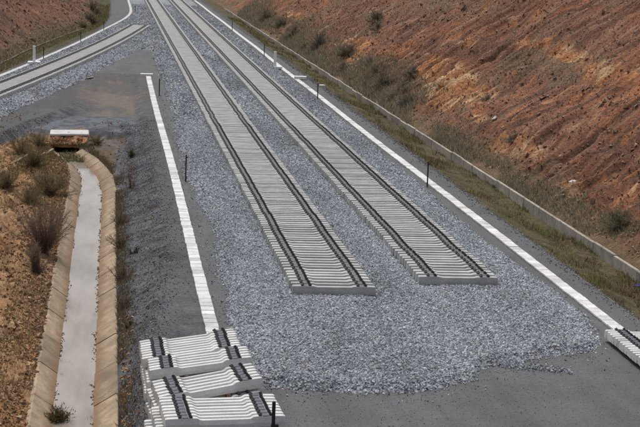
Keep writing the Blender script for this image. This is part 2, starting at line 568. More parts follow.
# main platform
nx = np.linspace(3.0, 16.0, 27); ny = np.linspace(14, 341, 220)
def plat(X, Y): return (fbm(X * .4, Y * .2, 91, 3) - .5) * 0.012 * sstep(3.0, 3.4, X) - 0.003, np.zeros(X.shape + (3,)) + .1
v, f, c = grid(nx, ny, plat)
struct('service_platform', np_mesh('service_platform', v, f, c, M_ASPHALT, True), 'dark grey compacted asphalt platform under the tracks')
left_near, fl, cl = grid(np.linspace(0.8, 3.0, 12), np.linspace(14, 20, 8), plat)
struct('service_platform', np_mesh('service_platform_near', left_near, fl, cl, M_ASPHALT, True), 'dark grey asphalt at the near edge of the platform')

# right verge and cutting
BLOBS = [  # Y, distance up slope in X from foot, sizeY, sizeX, strength : bare orange and tan soil
    (95, 3.1, 7, 1.5, 1.25), (103, 3.6, 7, 1.3, 1.1), (74.6, 1.4, 3.6, .8, 1.3), (72, 1.9, 3, .6, .8), (77.5, 7.4, 6, .8, .9), (88, 7.9, 7, .8, .8),
    (95, 7.7, 6, .7, .7), (137, 3.4, 8, .9, 1.0), (130, 2.4, 5, .7, 1.0), (106, 6.4, 7, .7, .6), (63, 1.3, 2, .5, .8), (68, 7.0, 5, .8, .7),
    (120, 2.0, 4, .5, .6), (60, 2.4, 4, .5, .6), (84, 2.0, 4, .5, .6), (160, 3.0, 10, .8, .7), (185, 3.2, 10, .8, .8), (150, 7.0, 12, 1, .6)]
XF_R = 19.0


def right_ground(X, Y):
    big = fbm(X * .5, Y * .2, 101); fine = fbm(X * 2.0, Y * 1.2, 102)
    xe = 15.85 + np.interp(Y, [40, 100, 280], [0, .35, .9]) + .25 * (vnoise(Y * .5, 0 * Y, 103) - .5)
    dv = np.clip(X - xe, 0, None)
    h = -0.004 - np.minimum(dv * 0.28, 0.52) - sstep(0, .5, dv) * (big - .5) * .25 - np.where(dv > 0, (fine - .5) * .06, 0)
    wallx = 18.62
    d = np.clip(X - XF_R, 0, None)
    h = np.where(X > wallx + .05, -0.16 + (fine - .5) * .05, h)
    o0 = np.zeros_like(X)
    for (by, bd, sy, sd, a) in BLOBS:
        o0 = np.maximum(o0, a * np.exp(-.8 * (((Y - by) / sy) ** 2 + ((d - bd) / sd) ** 2)))
    h = h + o0 * (.55 * np.abs(fbm(d * 1.1, Y * .7, 137, 4) * 2 - 1) - .1)
    h = h + np.where(d > 0, np.minimum(d, 27) / 1.5 + sstep(0, 1.2, d) * slope_relief(d, Y, 110), 0)
    def mx(c, e, f): return c * (1 - f[..., None]) + np.asarray(e) * f[..., None]
    sh = X.shape + (3,)
    grey = mx(np.broadcast_to([0.12, 0.119, 0.118], sh), [0.075, 0.075, 0.077], sstep(.6, .4, fine))
    grass = mx(np.broadcast_to([0.13, 0.105, 0.052], sh), [0.085, 0.065, 0.038], sstep(.6, .4, fine))
    grass = mx(grass, [0.105, 0.10, 0.042], sstep(.45, .6, fbm(X * .7, Y * .25, 503, 3)) * .7)
    c = mx(grey, grass, sstep(0.0, .3, dv + (fine - .5) * .3))
    st = vnoise(Y * 1.3 + 1.2 * (big - .5), d * .12, 121); st2 = vnoise(Y * 3.1, d * .3, 122)
    st3 = vnoise(Y * 2.1 + 1.5 * (fine - .5), d * .2, 128)
    s = mx(np.broadcast_to([0.235, 0.112, 0.070], sh), [0.155, 0.084, 0.058], sstep(.6, .3, st))
    s = mx(s, [0.12, 0.073, 0.054], sstep(.4, .2, st3) * .7)
    s = mx(s, [0.30, 0.18, 0.12], sstep(.68, .88, st3) * .6)
    s = mx(s, [0.11, 0.065, 0.048], sstep(.45, .2, st2) * .6)
    s = mx(s, [0.28, 0.185, 0.13], sstep(.66, .9, st2) * .6)
    st4 = vnoise(Y * 3.6 + .8 * (fine - .5), d * .14, 138)
    s = mx(s, [0.095, 0.055, 0.04], sstep(.36, .16, st4) * .75)
    red = sstep(.48, .7, fbm(d * .22, Y * .07, 123))
    s = mx(s, [0.27, 0.115, 0.06], red * .55)
    fl = vnoise(Y * 3.3, d * 1.1, 133) * vnoise(Y * 1.1, d * .5, 134)
    s = mx(s, [0.40, 0.27, 0.17], sstep(.52, .7, fl) * .7)
    s = mx(s, [0.36, 0.16, 0.075], sstep(.63, .85, vnoise(Y * 2.7, d * .9, 135) * (.4 + fbm(d * .3, Y * .1, 136))) * .7)
    grassy = sstep(.52, .7, fbm(d * .3 + 9, Y * .11, 124)) * .6
    s = mx(s, [0.19, 0.145, 0.10], grassy)
    o = np.zeros_like(X)
    for (by, bd, sy, sd, a) in BLOBS:
        q = ((Y - by) / sy) ** 2 + ((d - bd) / sd) ** 2
        o = np.maximum(o, a * np.exp(-q * .8))
    o = sstep(.42, .62, o * (0.05 + 0.85 * fbm(d * 1.6, Y * .7, 125, 5) + .85 * vnoise(Y * 2.0, d * .5, 129)))
    oc = mx(np.broadcast_to([0.42, 0.215, 0.105], sh), [0.52, 0.37, 0.23], sstep(.45, .65, fbm(d * .8, Y * .5, 126)))
    oc = mx(oc, [0.22, 0.09, 0.045], sstep(.5, .25, st2) * .8)
    s = mx(s, oc, o)
    foot = sstep(1.9, .2, d + 1.6 * (fbm(d * .5, Y * .15, 127) - .5))
    s = mx(s, mx(np.broadcast_to([0.17, 0.125, 0.085], sh), [0.12, 0.105, 0.06], sstep(.4, .6, fine)), foot * .85)
    s = s * np.array([1.09, 0.98, 0.89])
    c = np.where((X > wallx + .05)[..., None], s, c)
    return h, c


ys_r = cat(np.arange(20, 46, .5), np.arange(46, 125, .13), np.arange(125, 220, .3), np.arange(220, 341, .8))
v, f, c = grid(cat(np.arange(16.0, 18.6, .14), [18.66], np.arange(18.8, 34, .19), np.arange(34, 48, .6), np.arange(48, 121, 6)), ys_r, right_ground)
struct('cut_slope_right', np_mesh('cut_slope_right', v, f, c, M_SLOPE, True), 'long red-brown cut slope with rills rising behind the ditch wall')

# ------------------------------------------------------------------ ballast bed
def front_y(X):
    return np.interp(X, [3.3, 3.8, 5.2, 7.1, 9.4, 9.75, 12.0, 13.4, 14.2], [38.6, 35.9, 35.4, 35.4, 36.1, 37.2, 38.5, 38.9, 40.5])




def ballast_sd(X, Y):
    """rough distance inside the ballast's outline"""
    n = (fbm(X * .8, Y * .35, 131, 3) - .5)
    nf = (fbm(X * 3, Y * 2.2, 132, 2) - .5) * .25
    dl = X - (np.interp(Y, [36, 41, 46, 60, 70, 100, 340], [3.55, 3.5, 3.75, 3.9, 3.65, 4.0, 3.95]) + 0.5 * n)
    dr = np.interp(Y, [36, 39, 43, 55, 61, 72, 82, 340], [13.5, 13.8, 14.4, 14.15, 14.15, 14.38, 14.4, 14.45]) + 0.3 * n - X
    df = (Y - front_y(X)) * 0.8 + 0.4 * n
    dmain = np.minimum(np.minimum(dl, dr), df)
    yb = np.minimum(Y, 185)
    off = (X - x_branch(yb)) / 1.012
    db = np.minimum(3.3 + 0.7 * n - off, X - x_branch_trough(Y) - 0.28)
    db = np.where(Y > 150, np.minimum(X - x_branch_trough(Y) - .28, 4.6 - X), db)
    return np.maximum(dmain, db) + nf


BAL_H = 0.165
def ballast_h(X, Y):
    d = ballast_sd(X, Y)
    n = (fbm(X * .7, Y * .3, 141, 3) - .5) * .09 + (fbm(X * 4, Y * 4, 142, 2) - .5) * .04
    n = n + .075 * (np.abs(vnoise(X * .85 + .04 * Y, Y * .06, 143) * 2 - 1) - .4) * sstep(46, 42, Y)
    h = np.where(d > 0, np.minimum(d * .55, BAL_H) + n * sstep(0, .4, d), d * .5 - 0.01)
    return np.maximum(h, -0.06)


def ballast_patch(xs, ys):
    X, Y = np.meshgrid(xs, ys)
    h = ballast_h(X, Y)
    nx, ny = len(xs), len(ys)
    i = np.arange(nx * ny).reshape(ny, nx)
    f = np.stack([i[:-1, :-1], i[:-1, 1:], i[1:, 1:], i[1:, :-1]], -1).reshape(-1, 4)
    keep = (h.ravel()[f] > -0.05).any(1)
    f = f[keep]
    used, inv = np.unique(f, return_inverse=True)
    v = np.stack([X, Y, h], -1).reshape(-1, 3)[used]
    return v, inv.reshape(f.shape)


vv = []; ff = []; nb = 0
for xs, ys in ((cat(np.arange(3.0, 14.7, .12)), cat(np.arange(34.6, 110, .2), np.arange(110, 340, .6))), (cat(np.arange(-22, -10, .3), np.arange(-10, 3.01, .16)), cat(np.arange(52, 85, .6), np.arange(85, 330, .4)))):
    v, f = ballast_patch(xs, ys)
    vv.append(v); ff.append(f + nb); nb += len(v)
struct('ballast_bed', np_mesh('ballast_bed', np.concatenate(vv), np.concatenate(ff), None, M_BALLAST, True), 'bed of grey crushed stone ballast under the sleepers')

OCT_V = np.array([(1, 0, 0), (-1, 0, 0), (0, 1, 0), (0, -1, 0), (0, 0, 1), (0, 0, -1)], float)
OCT_F = np.array([(0, 2, 4), (2, 1, 4), (1, 3, 4), (3, 0, 4), (2, 0, 5), (1, 2, 5), (3, 1, 5), (0, 3, 5)])


def rand_rot(n):
    q = rng.normal(size=(n, 4)); q /= np.linalg.norm(q, axis=1)[:, None]
    w, x, y, z = q.T
    return np.stack([1 - 2 * (y * y + z * z), 2 * (x * y - z * w), 2 * (x * z + y * w),
                     2 * (x * y + z * w), 1 - 2 * (x * x + z * z), 2 * (y * z - x * w),
                     2 * (x * z - y * w), 2 * (y * z + x * w), 1 - 2 * (x * x + y * y)], -1).reshape(n, 3, 3)


def stones(pos, size, cols):
    """angular chunks; pos (n,3), size (n,), cols (n,3)"""
    n = len(pos)
    sc = size[:, None] * rng.uniform(.6, 1.25, (n, 3)) * 0.5
    v = OCT_V[None] * sc[:, None, :]
    v = v + rng.normal(0, .16, (n, 6, 3)) * size[:, None, None]
    v = np.einsum('nij,nkj->nki', rand_rot(n), v) + pos[:, None, :]
    f = OCT_F[None] + (np.arange(n) * 6)[:, None, None]
    return v.reshape(-1, 3), f.reshape(-1, 3), np.repeat(cols, 6, 0)


def ballast_stones(x0, x1, y0, y1, dens, size):
    n = int((x1 - x0) * (y1 - y0) * dens)
    X = rng.uniform(x0, x1, n); Y = rng.uniform(y0, y1, n)
    d = ballast_sd(X, Y)
    k = d > rng.uniform(-0.22, 0.05, n) * rng.uniform(0, 1, n)
    X, Y, d = X[k], Y[k], d[k]
    # leave out what lies under the sleepers
    u = (np.abs(X - x_branch(np.minimum(Y, 190))) < 1.2) & (X < 4.6) & (Y < 186) | ((np.abs(X - 6.98) < 1.2) & (Y > 45.4)) | ((np.abs(X - 11.26) < 1.2) & (Y > 46.9))
    X, Y = X[~u], Y[~u]
    n = len(X)
    h = np.maximum(ballast_h(X, Y), 0.0)
    s = size * rng.uniform(.6, 1.35, n)
    g = np.clip(rng.normal(.405, .115, n), .10, .7) * (0.62 + .68 * fbm(X * .8, Y * .15, 151, 4))
    col = np.stack([g * .955, g * 1.0, g * 1.06], -1)
    warm = rng.random(n) < .015
    col[warm] *= [1.25, .95, .75]
    return np.stack([X, Y, h + s * .12], -1), s, col


parts = [ballast_stones(3.0, 14.8, 34.5, 62, 350, .058), ballast_stones(3.0, 14.8, 62, 90, 210, .072), ballast_stones(3.0, 14.8, 90, 135, 70, .11), ballast_stones(3.0, 14.8, 135, 250, 24, .15), ballast_stones(-11, 3.0, 90, 165, 48, .11), ballast_stones(-4, 3.0, 165, 250, 24, .15)]
# a thin spill of stones on the asphalt
n = 420
tx = rng.uniform(10.3, 12.1, n); ty = 37.7 - (tx - 10.4) * .40 + rng.normal(0, .16, n)
g = np.clip(rng.normal(.34, .13, n), .08, .75)
parts.append((np.stack([tx, ty, rng.uniform(.005, .05, n)], -1), rng.uniform(.03, .075, n), np.stack([g * .95, g, g * 1.07], -1)))
n = 260
tx = rng.uniform(3.2, 14, n); ty = front_y(tx) - np.abs(rng.normal(0, .5, n)) - .1
g = np.clip(rng.normal(.32, .13, n), .08, .7)
parts.append((np.stack([tx, ty, np.full(n, .012)], -1), rng.uniform(.025, .06, n), np.stack([g * .95, g, g * 1.07], -1)))
n = 500
ty = rng.uniform(36, 110, n); tx = 3.6 - np.abs(rng.normal(0, .25, n))
g = np.clip(rng.normal(.32, .13, n), .08, .7)
parts.append((np.stack([tx, ty, np.full(n, .012)], -1), rng.uniform(.03, .07, n), np.stack([g * .95, g, g * 1.07], -1)))
n = 4500     # grit on the asphalt
ty = rng.uniform(30, 60, n) ; tx = np.where(rng.random(n) < .6, rng.uniform(4, 15.6, n), rng.uniform(1.2, 3.8, n)); ty = np.where(tx > 3.9, 29 + (front_y(tx) - 28.6) * rng.random(n), ty)
k = ~((tx < 3.9) & (ty < 38)); tx, ty = tx[k], ty[k]; n = len(tx)
g = rng.uniform(.12, .28, n)
parts.append((np.stack([tx, ty, np.full(n, .002)], -1), rng.uniform(.014, .034, n), np.stack([g, g, g * 1.02], -1)))
v, f, c = stones(*[np.concatenate(q) for q in zip(*parts)])
bs = link('ballast_stones', np_mesh('ballast_stones', v, f, c, M_STONE))
bs['kind'] = 'stuff'; bs['label'] = 'loose angular grey ballast stones covering the track bed'; bs['category'] = 'ballast'

# ------------------------------------------------------------------ sleepers
def sleeper_body(wide=False):
    # (x, half width at the foot, half width at the top, height)
    half = [(0.0, .094, .050, .172), (.50, .094, .050, .172), (.555, .096, .052, .184), (.61, .101, .059, .220), (.66, .103, .063, .228), (1.04, .103, .063, .230), (1.27, .103, .061, .222), (1.30, .099, .056, .208)]
    if wide:
        half = [(0.0, .142, .104, .222), (.50, .142, .104, .222), (.555, .144, .106, .228), (.61, .150, .114, .246), (.66, .152, .118, .250), (1.04, .152, .118, .252), (1.27, .152, .116, .246), (1.30, .148, .110, .232)]
    sec = [(-x, a, b, h) for x, a, b, h in half[:0:-1]] + half
    mb = MB(); vs = []
    for x, a, b, h in sec:
        vs += [(x, -a, 0), (x, -a * .99, h * .45), (x, -b, h - .007), (x, -b + .007, h), (x, b - .007, h), (x, b, h - .007), (x, a * .99, h * .45), (x, a, 0)]
    fs = []
    for i in range(len(sec) - 1):
        for k in range(8):
            a = i * 8 + k; b = i * 8 + (k + 1) % 8
            fs.append((b, a, a + 8, b + 8))
    fs.append(tuple(range(8))); fs.append(tuple(range((len(sec) - 1) * 8, len(sec) * 8))[::-1])
    mb.add(vs, fs)
    return mb


def clip_mb():
    """W-shaped spring clip on its shoulder with a screw"""
    mb = MB()
    mb.box((0, 0, .010), (.085, .125, .020), .004)
    r = .0135
    mb.tube([(-.048, -.060, .022), (.022, -.058, .05), (.040, -.037, .042), (-.024, -.022, .044), (-.032, 0, .048),
             (-.024, .022, .044), (.040, .037, .042), (.022, .058, .05), (-.048, .060, .022)], r, 4)
    mb.tube([(0, 0, .012), (0, 0, .078)], .018, 6)
    return mb


def pad_mb():
    mb = MB()
    mb.box((0, 0, .007), (.14, .12, .014), .004)
    return mb


BODY = sleeper_body(True).mesh('sleeper_body', M_SLEEPER)
BODY_S = sleeper_body().mesh('stacked_sleeper_body', M_STACK)
CLIP = clip_mb().mesh('rail_clip', M_CLIP)
PAD = pad_mb().mesh('rail_pad', M_PAD)
PAD_ROW = pad_mb().mesh('dusty_rail_pad', M_PAD_ROW)
SEAT_X, SEAT_Z, SEAT_Z_W = 0.87, 0.2285, 0.2505


def sleeper(loc, rot, label, group, body):
    r = bpy.data.objects.new('concrete_sleeper', None)
    COL.objects.link(r)
    r.location = loc; r.rotation_euler = rot; r.empty_display_size = .1
    tag(r, label, 'sleeper', group)
    o = bpy.data.objects.new('body', body); COL.objects.link(o); o.parent = r
    for s in (-1, 1):
        p = bpy.data.objects.new('rail_pad', PAD_ROW if body is BODY else PAD); COL.objects.link(p); p.parent = r
        sz_ = SEAT_Z_W if body is BODY else SEAT_Z
        p.location = (s * SEAT_X, 0, sz_ - .001)
        p.scale = (1.1, 1.5, 1) if body is BODY else (1, 1, 1)
        for t in (-1, 1):
            q = bpy.data.objects.new('rail_clip', CLIP); COL.objects.link(q); q.parent = r
            q.location = (s * SEAT_X + t * .115, 0, sz_ - .002)
            q.scale = (1.1, 1.3, 1.15) if body is BODY else (.85, .85, .9)
            q.rotation_euler = (0, 0, 0 if t < 0 else math.pi)
    return r


def ordinal(n):
    if 10 <= n % 100 <= 20:
        return '%dth' % n
    return '%d%s' % (n, {1: 'st', 2: 'nd', 3: 'rd'}.get(n % 10, 'th'))


rows = []      # (Y, x, z, rz, rowname, index)
def wob(i, seed):
    return (vnoise(np.array([i * .23]), np.array([.5]), seed)[0] - .5) * .03 + (vnoise(np.array([float(i // 5)]), np.array([.5]), seed + 1)[0] - .5) * .04
for nm, xc, y0, sd in (('left', 6.98, 45.15, 201), ('right', 11.26, 46.55, 205)):
    i = 0; y = y0
    while y < 330:
        rows.append((y, xc + wob(i, sd) + random.uniform(-.012, .012), 0.188 + random.uniform(-.006, .006), math.radians(-3.0 + random.uniform(-.5, .5)), nm, i + 1))
        y += .415 + random.uniform(-.014, .014); i += 1
y = 92.0; i = 0
while y < 186.2:
    sl = .16 - .000421 * (2 * y - 231.4)
    rows.append((y, x_branch(y) + random.uniform(-.02, .02), .188, -math.atan(sl) + math.radians(-1.0 + random.uniform(-.4, .4)), 'branch', i + 1))
    y += .415; i += 1
rows.sort()

# piles of stacked sleepers
n_ind = 0
battens = []
# name, centre X/Y of the top layer's front sleeper, rotation, sleepers per layer, layers: (dx, dy) shifts
PITCH = .212
BAT = .085
LAY = .275
def pile(name, fx, fy, rot, z0, layers, ax=-.04, tilt=0.0):
    """layers listed from the bottom: (shift along sleeper, shift along the row, count, [break index, break shift])"""
    global n_ind
    ux, uy = math.cos(rot), math.sin(rot)
    vx, vy = ax / math.cos(rot), 1.0 / math.cos(rot)      # each row creeps straight back, the sleepers lie askew in it
    names = {0: 'bottom layer', 1: 'middle layer', 2: 'top layer'}
    z = z0
    for li, (dx, dy, cnt, br, bs_) in enumerate(layers):
        for s in (-.38, .42):
            battens.append((fx + ux * (dx + s) + vx * (dy + (cnt - 1) * PITCH / 2), fy + uy * (dx + s) + vy * (dy + (cnt - 1) * PITCH / 2), z + s * math.tan(tilt), math.atan(-ax), ((cnt - 1) * PITCH) / math.cos(rot) + .3, name, names[li], s))
        zz = z + BAT
        for k in range(cnt):
            ex = bs_ if (br is not None and k >= br) else 0.0
            a = dx + ex + random.uniform(-.012, .012); b = dy + k * PITCH
            tw = random.uniform(-.006, .006) + (math.radians(1.5) if ex else 0)
            if len(layers) == 1:
                lab = 'pale concrete sleeper, %s from the far end of the flat pile at the right edge' % ordinal(cnt - k)
            else:
                lab = 'pale concrete sleeper, %s from the front in the %s of the %s pile' % (ordinal(k + 1), names[li], name)
            sleeper((fx + ux * a + vx * b, fy + uy * a + vy * b, zz), (0, -tilt, rot + tw), lab, 'stacked concrete sleepers', BODY_S)
            n_ind += 1
        z += LAY


pile('nearest', 2.51, 30.95, math.radians(4), -0.03, [(-.32, -.12, 9, None, 0), (-.16, -.05, 9, None, 0), (0, 0, 8, None, 0)], -.05)
pile('middle', 2.36, 33.2, math.radians(21), -0.03, [(-.12, -.30, 8, None, 0), (-.08, -.15, 8, None, 0), (0, 0, 6, None, 0)], -.10, math.radians(3.6))
pile('farthest', 2.24, 35.15, math.radians(16), -0.03, [(-.1, 0, 12, None, 0), (-.05, 0, 12, None, 0), (0, 0, 13, 5, -.14)], -.02, math.radians(2.8))
pile('right', 15.36, 36.15, math.radians(-2.0), 0.04, [(0, 0, 19, None, 0)], 0.0)

near = rows[:max(0, 300 - n_ind)]
rest = rows[len(near):]
y = 55.0
while y < 91.9:      # the branch row runs on out of the picture
    rest.append((y, x_branch(y), .188, -math.atan(.16 - .000421 * (2 * y - 231.4)), 'branch', 0))
    y += .415
gl = {'left': 'sleepers laid out along the left main track', 'right': 'sleepers laid out along the right main track', 'branch': 'sleepers laid out along the branch track'}
for (y, x, z, rz, nm, k) in near:
    if nm == 'branch':
        lab = 'weathered concrete sleeper, %s from the near end of the curving branch row' % ordinal(k)
    else:
        lab = 'weathered concrete sleeper, %s from the near end of the %s main row' % (ordinal(k), nm)
    sleeper((x, y, z), (0, 0, rz), lab, gl[nm], BODY)

# the far sleepers: real geometry, one object
def joined(name, insts, shapes):
    """insts: list of (x,y,z,rz); shapes: list of (MB, material, local offsets)"""
    V = []; F = []; MI = []; nv = 0
    me = bpy.data.meshes.new(name)
    T = np.array([(x, y, z, math.cos(r), math.sin(r)) for x, y, z, r in insts])
    for mi, (mb, m, offs) in enumerate(shapes):
        me.materials.append(m)
        v0 = np.array(mb.v, float)
        for (ox, oy, oz) in offs:
            p = v0 + [ox, oy, oz]
            w = np.empty((len(T), len(p), 3))
            w[..., 0] = T[:, 0:1] + p[None, :, 0] * T[:, 3:4] - p[None, :, 1] * T[:, 4:5]
            w[..., 1] = T[:, 1:2] + p[None, :, 0] * T[:, 4:5] + p[None, :, 1] * T[:, 3:4]
            w[..., 2] = T[:, 2:3] + p[None, :, 2]
            V.append(w.reshape(-1, 3))
            for k in range(len(T)):
                b = nv + k * len(p)
                F += [tuple(i + b for i in q) for q in mb.f]
                MI += [mi] * len(mb.f)
            nv += len(T) * len(p)
    me.from_pydata(np.concatenate(V).tolist(), [], F)
    me.polygons.foreach_set('material_index', MI)
    me.update()
    return me


small_clip = MB(); small_clip.box((0, 0, .033), (.105, .18, .066), .02)
m_far = joined('far_sleepers', [(x, y, z, rz) for (y, x, z, rz, nm, k) in rest],
               [(sleeper_body(True), M_SLEEPER, [(0, 0, 0)]),
                (small_clip, M_CLIP, [(s * SEAT_X + t * .11, 0, SEAT_Z_W - .002) for s in (-1, 1) for t in (-1, 1)]),
                (pad_mb(), M_PAD_ROW, [(s * SEAT_X, 0, SEAT_Z_W - .002) for s in (-1, 1)])])
fo = link('far_sleepers', m_far)
fo['kind'] = 'stuff'; fo['label'] = 'hundreds of distant concrete sleepers running on along the three tracks'; fo['category'] = 'sleepers'

for (x, y, z, rot, ln, pn, ln_name, s) in battens:
    mb = MB(); mb.box((0, 0, BAT / 2), (.09, ln, BAT), .006)
    o = link('timber_batten', mb.mesh('timber_batten', M_TIMBER))
    o.location = (x, y, z); o.rotation_euler = (0, 0, rot)
    where = 'flat pile at the right edge' if pn == 'right' else '%s of the %s pile' % (ln_name, pn)
    tag(o, 'brown timber batten under the %s, %s one' % (where, 'left' if s < 0 else 'right'), 'batten', 'timber battens between stacked sleepers')

# ------------------------------------------------------------------ cable troughs with lids
lid_mb = MB(); lid_mb.box((0, 0, .03), (.385, .478, .06), .010)
LID = lid_mb.mesh('trough_lid', M_LID)


def trough(label, ys, xfun, n_parts, body=True):
    root = empty('cable_trough', (float(xfun(ys[0])), float(ys[0]), 0))
    tag(root, label, 'cable trough', 'white cable troughs beside the tracks')
    x0, y0 = root.location.x, root.location.y
    # the trough body below the lids
    V = []; F = []
    yy = np.arange(ys[0] - .25, ys[-1] + .26, 1.0)
    for k, y in enumerate(yy):
        x = float(xfun(y)) - x0
        for dx, z in ((-.175, -.3), (-.175, .012), (.175, .012), (.175, -.3)):
            V.append((x + dx, y - y0, z))
    for k in range(len(yy) - 1):
        a = 4 * k
        for j in range(3):
            F.append((a + j, a + j + 1, a + j + 5, a + j + 4))
    me = bpy.data.meshes.new('trough_body'); me.from_pydata(V, [], F); me.materials.append(M_WALL); me.update()
    link('trough_body', me, root)
    rest_ = []
    for k, y in enumerate(ys):
        x = float(xfun(y)); sl = math.atan(float(xfun(y + .3) - xfun(y - .3)) / .6)
        px, py, rz = x - x0 + random.gauss(0, .006), y - y0 + random.uniform(-.006, .006), -sl + random.gauss(0, .010)
        z = .008 + random.uniform(0, .012)
        if k < n_parts:
            o = link('lid', LID, root)
            o.location = (px, py, z); o.rotation_euler = (random.gauss(0, .012), random.gauss(0, .012), rz)
        else:
            rest_.append((px, py, z, rz))
    if rest_:
        o = link('far_lids', joined('far_lids', rest_, [(lid_mb, M_LID, [(0, 0, 0)])]), root)
        o['kind'] = 'stuff'
    return root


trough('white concrete cable trough ending at a slab, left of the main tracks', np.arange(36.2, 120.6, .5), lambda y: 2.96 + .03 * np.sin(np.asarray(y) * .11) + 0 * y, 400)
trough('long straight white concrete cable trough along the right edge of the platform', np.arange(35.5, 325, .5), lambda y: 14.92 + .12 * sstep(60, 200, np.asarray(y)) + .03 * np.sin(np.asarray(y) * .13), 190)
trough('white cable trough curving along the branch track at upper left', np.arange(50, 325, .5), x_branch_trough, 0)


def slab(name, label, x, y, sx, sy, sz, rz=0.0, z=0.0):
    mb = MB(); mb.box((0, 0, sz / 2), (sx, sy, sz), .02)
    o = link(name, mb.mesh(name, M_POST)); o.location = (x, y, z); o.rotation_euler = (0, 0, rz)
    return tag(o, label, 'slab', 'white slabs lying across cable troughs')


slab('concrete_slab', 'white concrete slab closing the end of the left cable trough', 2.86, 121.1, 1.0, .45, .22)
slab('concrete_slab', 'white concrete slab lying across the right cable trough past the upright marker', 15.3, 121.2, 1.0, .5, .2, math.radians(-8), .08)
slab('concrete_slab', 'small far white slab across the right cable trough near the top', 15.0, 276, 1.6, .7, .25, 0, .08)
slab('concrete_slab', 'small white block on the grey verge beyond the second right stake', 16.4, 116.2, .38, .4, .14, .3, -.06)


def marker(label, x, y, h, foot_dx, foot_w):
    r = empty('marker_post', (x, y, float(max(0, ballast_h(np.array([x]), np.array([y - .4]))[0]))))
    tag(r, label, 'marker post', 'white upright marker posts')
    mb = MB(); mb.box((0, 0, .07 + h / 2), (.22, .2, h), .02)
    link('post', mb.mesh('marker_post', M_POST), r)
    mb = MB(); mb.box((foot_dx, 0, .06), (foot_w, .9, .20), .02)
    link('foot_slab', mb.mesh('marker_foot', M_POST), r)


marker('white upright post on a flat white foot slab beside the branch track', -6.45, 129.7, 1.42, 0, 1.05)
marker('white L-shaped upright post left of the right cable trough', 14.25, 131.0, 1.38, .26, .7)

STAKES = [(14.58, 67.3, 1.2, 'thin dark stake at the right trough, nearest on that side'), (14.68, 106.1, 1.12, 'thin dark stake at the right trough, second from the near end'),
          (14.75, 145.5, 1.2, 'thin dark stake at the right trough, third from the near end'), (14.8, 186, 1.2, 'thin dark stake at the right trough, farthest on that side'),
          (3.44, 68.0, 1.24, 'thin dark stake on asphalt beside the middle of the left trough'), (3.41, 106.2, 1.2, 'thin dark stake by the far end of the left trough'),
          (-5.89, 134.9, 1.15, 'thin dark stake just right of the white branch marker post'), (-3.1, 157.7, 1.15, 'thin dark stake halfway along the branch cable trough'),
          (-0.85, 179, 1.15, 'thin dark stake before the bend of the branch cable trough'), (3.45, 223, 1.15, 'thin dark stake inside the bend of the branch cable trough'),
          (3.50, 30.45, 1.32, 'dark steel stake with a clamp in front of the nearest sleeper pile')]
for x, y, h, lab in STAKES:
    r = empty('survey_stake', (x, y, 0)); tag(r, lab, 'stake', 'survey stakes along the troughs')
    mb = MB(); rr = .033 if y > 40 else .042
    if y > 100:
        rr = .042
    tx = random.uniform(-.012, .012)
    mb.tube([(0, 0, -.25), (tx * .5, 0, h * .5), (tx, 0, h - .02), (tx, 0, h)], [rr, rr, rr, rr * .6], 6)
    link('shaft', mb.mesh('stake_shaft', M_STAKE), r)
    mb = MB(); mb.box((tx + .03, 0, h - (.55 if y < 40 else .12)), (.16 if y < 40 else .09, .07, .10 if y < 40 else .05), .01)
    link('clamp', mb.mesh('stake_clamp', M_STAKE), r)

# ------------------------------------------------------------------ ditch wall on the right
wall = empty('ditch_wall', (18.62, 30, -.6)); tag(wall, 'low pale concrete wall of panels between grassy verge and cut slope', 'wall')
y = 30.0; i = 0
while y < 250:
    L_ = 2.5 + random.uniform(-.1, .1)
    mb = MB(); hh = .52 + random.uniform(-.03, .03)
    mb.box((0, L_ / 2, hh / 2 - .1), (.13, L_ - .02, hh + .2), .02)
    o = link('panel', mb.mesh('wall_panel', M_WALL), wall)
    bx = .12 * sstep(60, 80, y) + .3 * sstep(80, 140, y) - .5 * sstep(170, 250, y)
    o.location = (bx * 0.0 + random.uniform(-.015, .015), y - 30, random.uniform(-.015, .015))
    o.rotation_euler = (0, random.uniform(-.03, .03), random.uniform(-.006, .006))
    y += L_; i += 1
kerb = empty('slope_kerb', (float(x_foot(90)), 90, -.3))  # foot of the left cutting; tag(kerb, 'thin grey concrete kerb at the foot of the left cut slope', 'kerb')
y = 90.0
while y < 188:
    x = float(x_foot(y)) - kerb.location.x; x2 = float(x_foot(y + 3)) - kerb.location.x
    mb = MB(); mb.box((0, 0, -.02), (.14, math.hypot(3, x2 - x) - .03, .44), .02)
    o = link('panel', mb.mesh('kerb_panel', M_KERB), kerb)
    o.location = ((x + x2) / 2 - .1, y - 90 + 1.5, random.uniform(-.02, .02)); o.rotation_euler = (0, 0, -math.atan2(x2 - x, 3))
    y += 3

# ------------------------------------------------------------------ drainage channel, water, culvert
ch = empty('drainage_channel', (-.8, 20, -1.6)); tag(ch, 'concrete-lined drainage channel of sloping slabs carrying muddy water', 'channel')


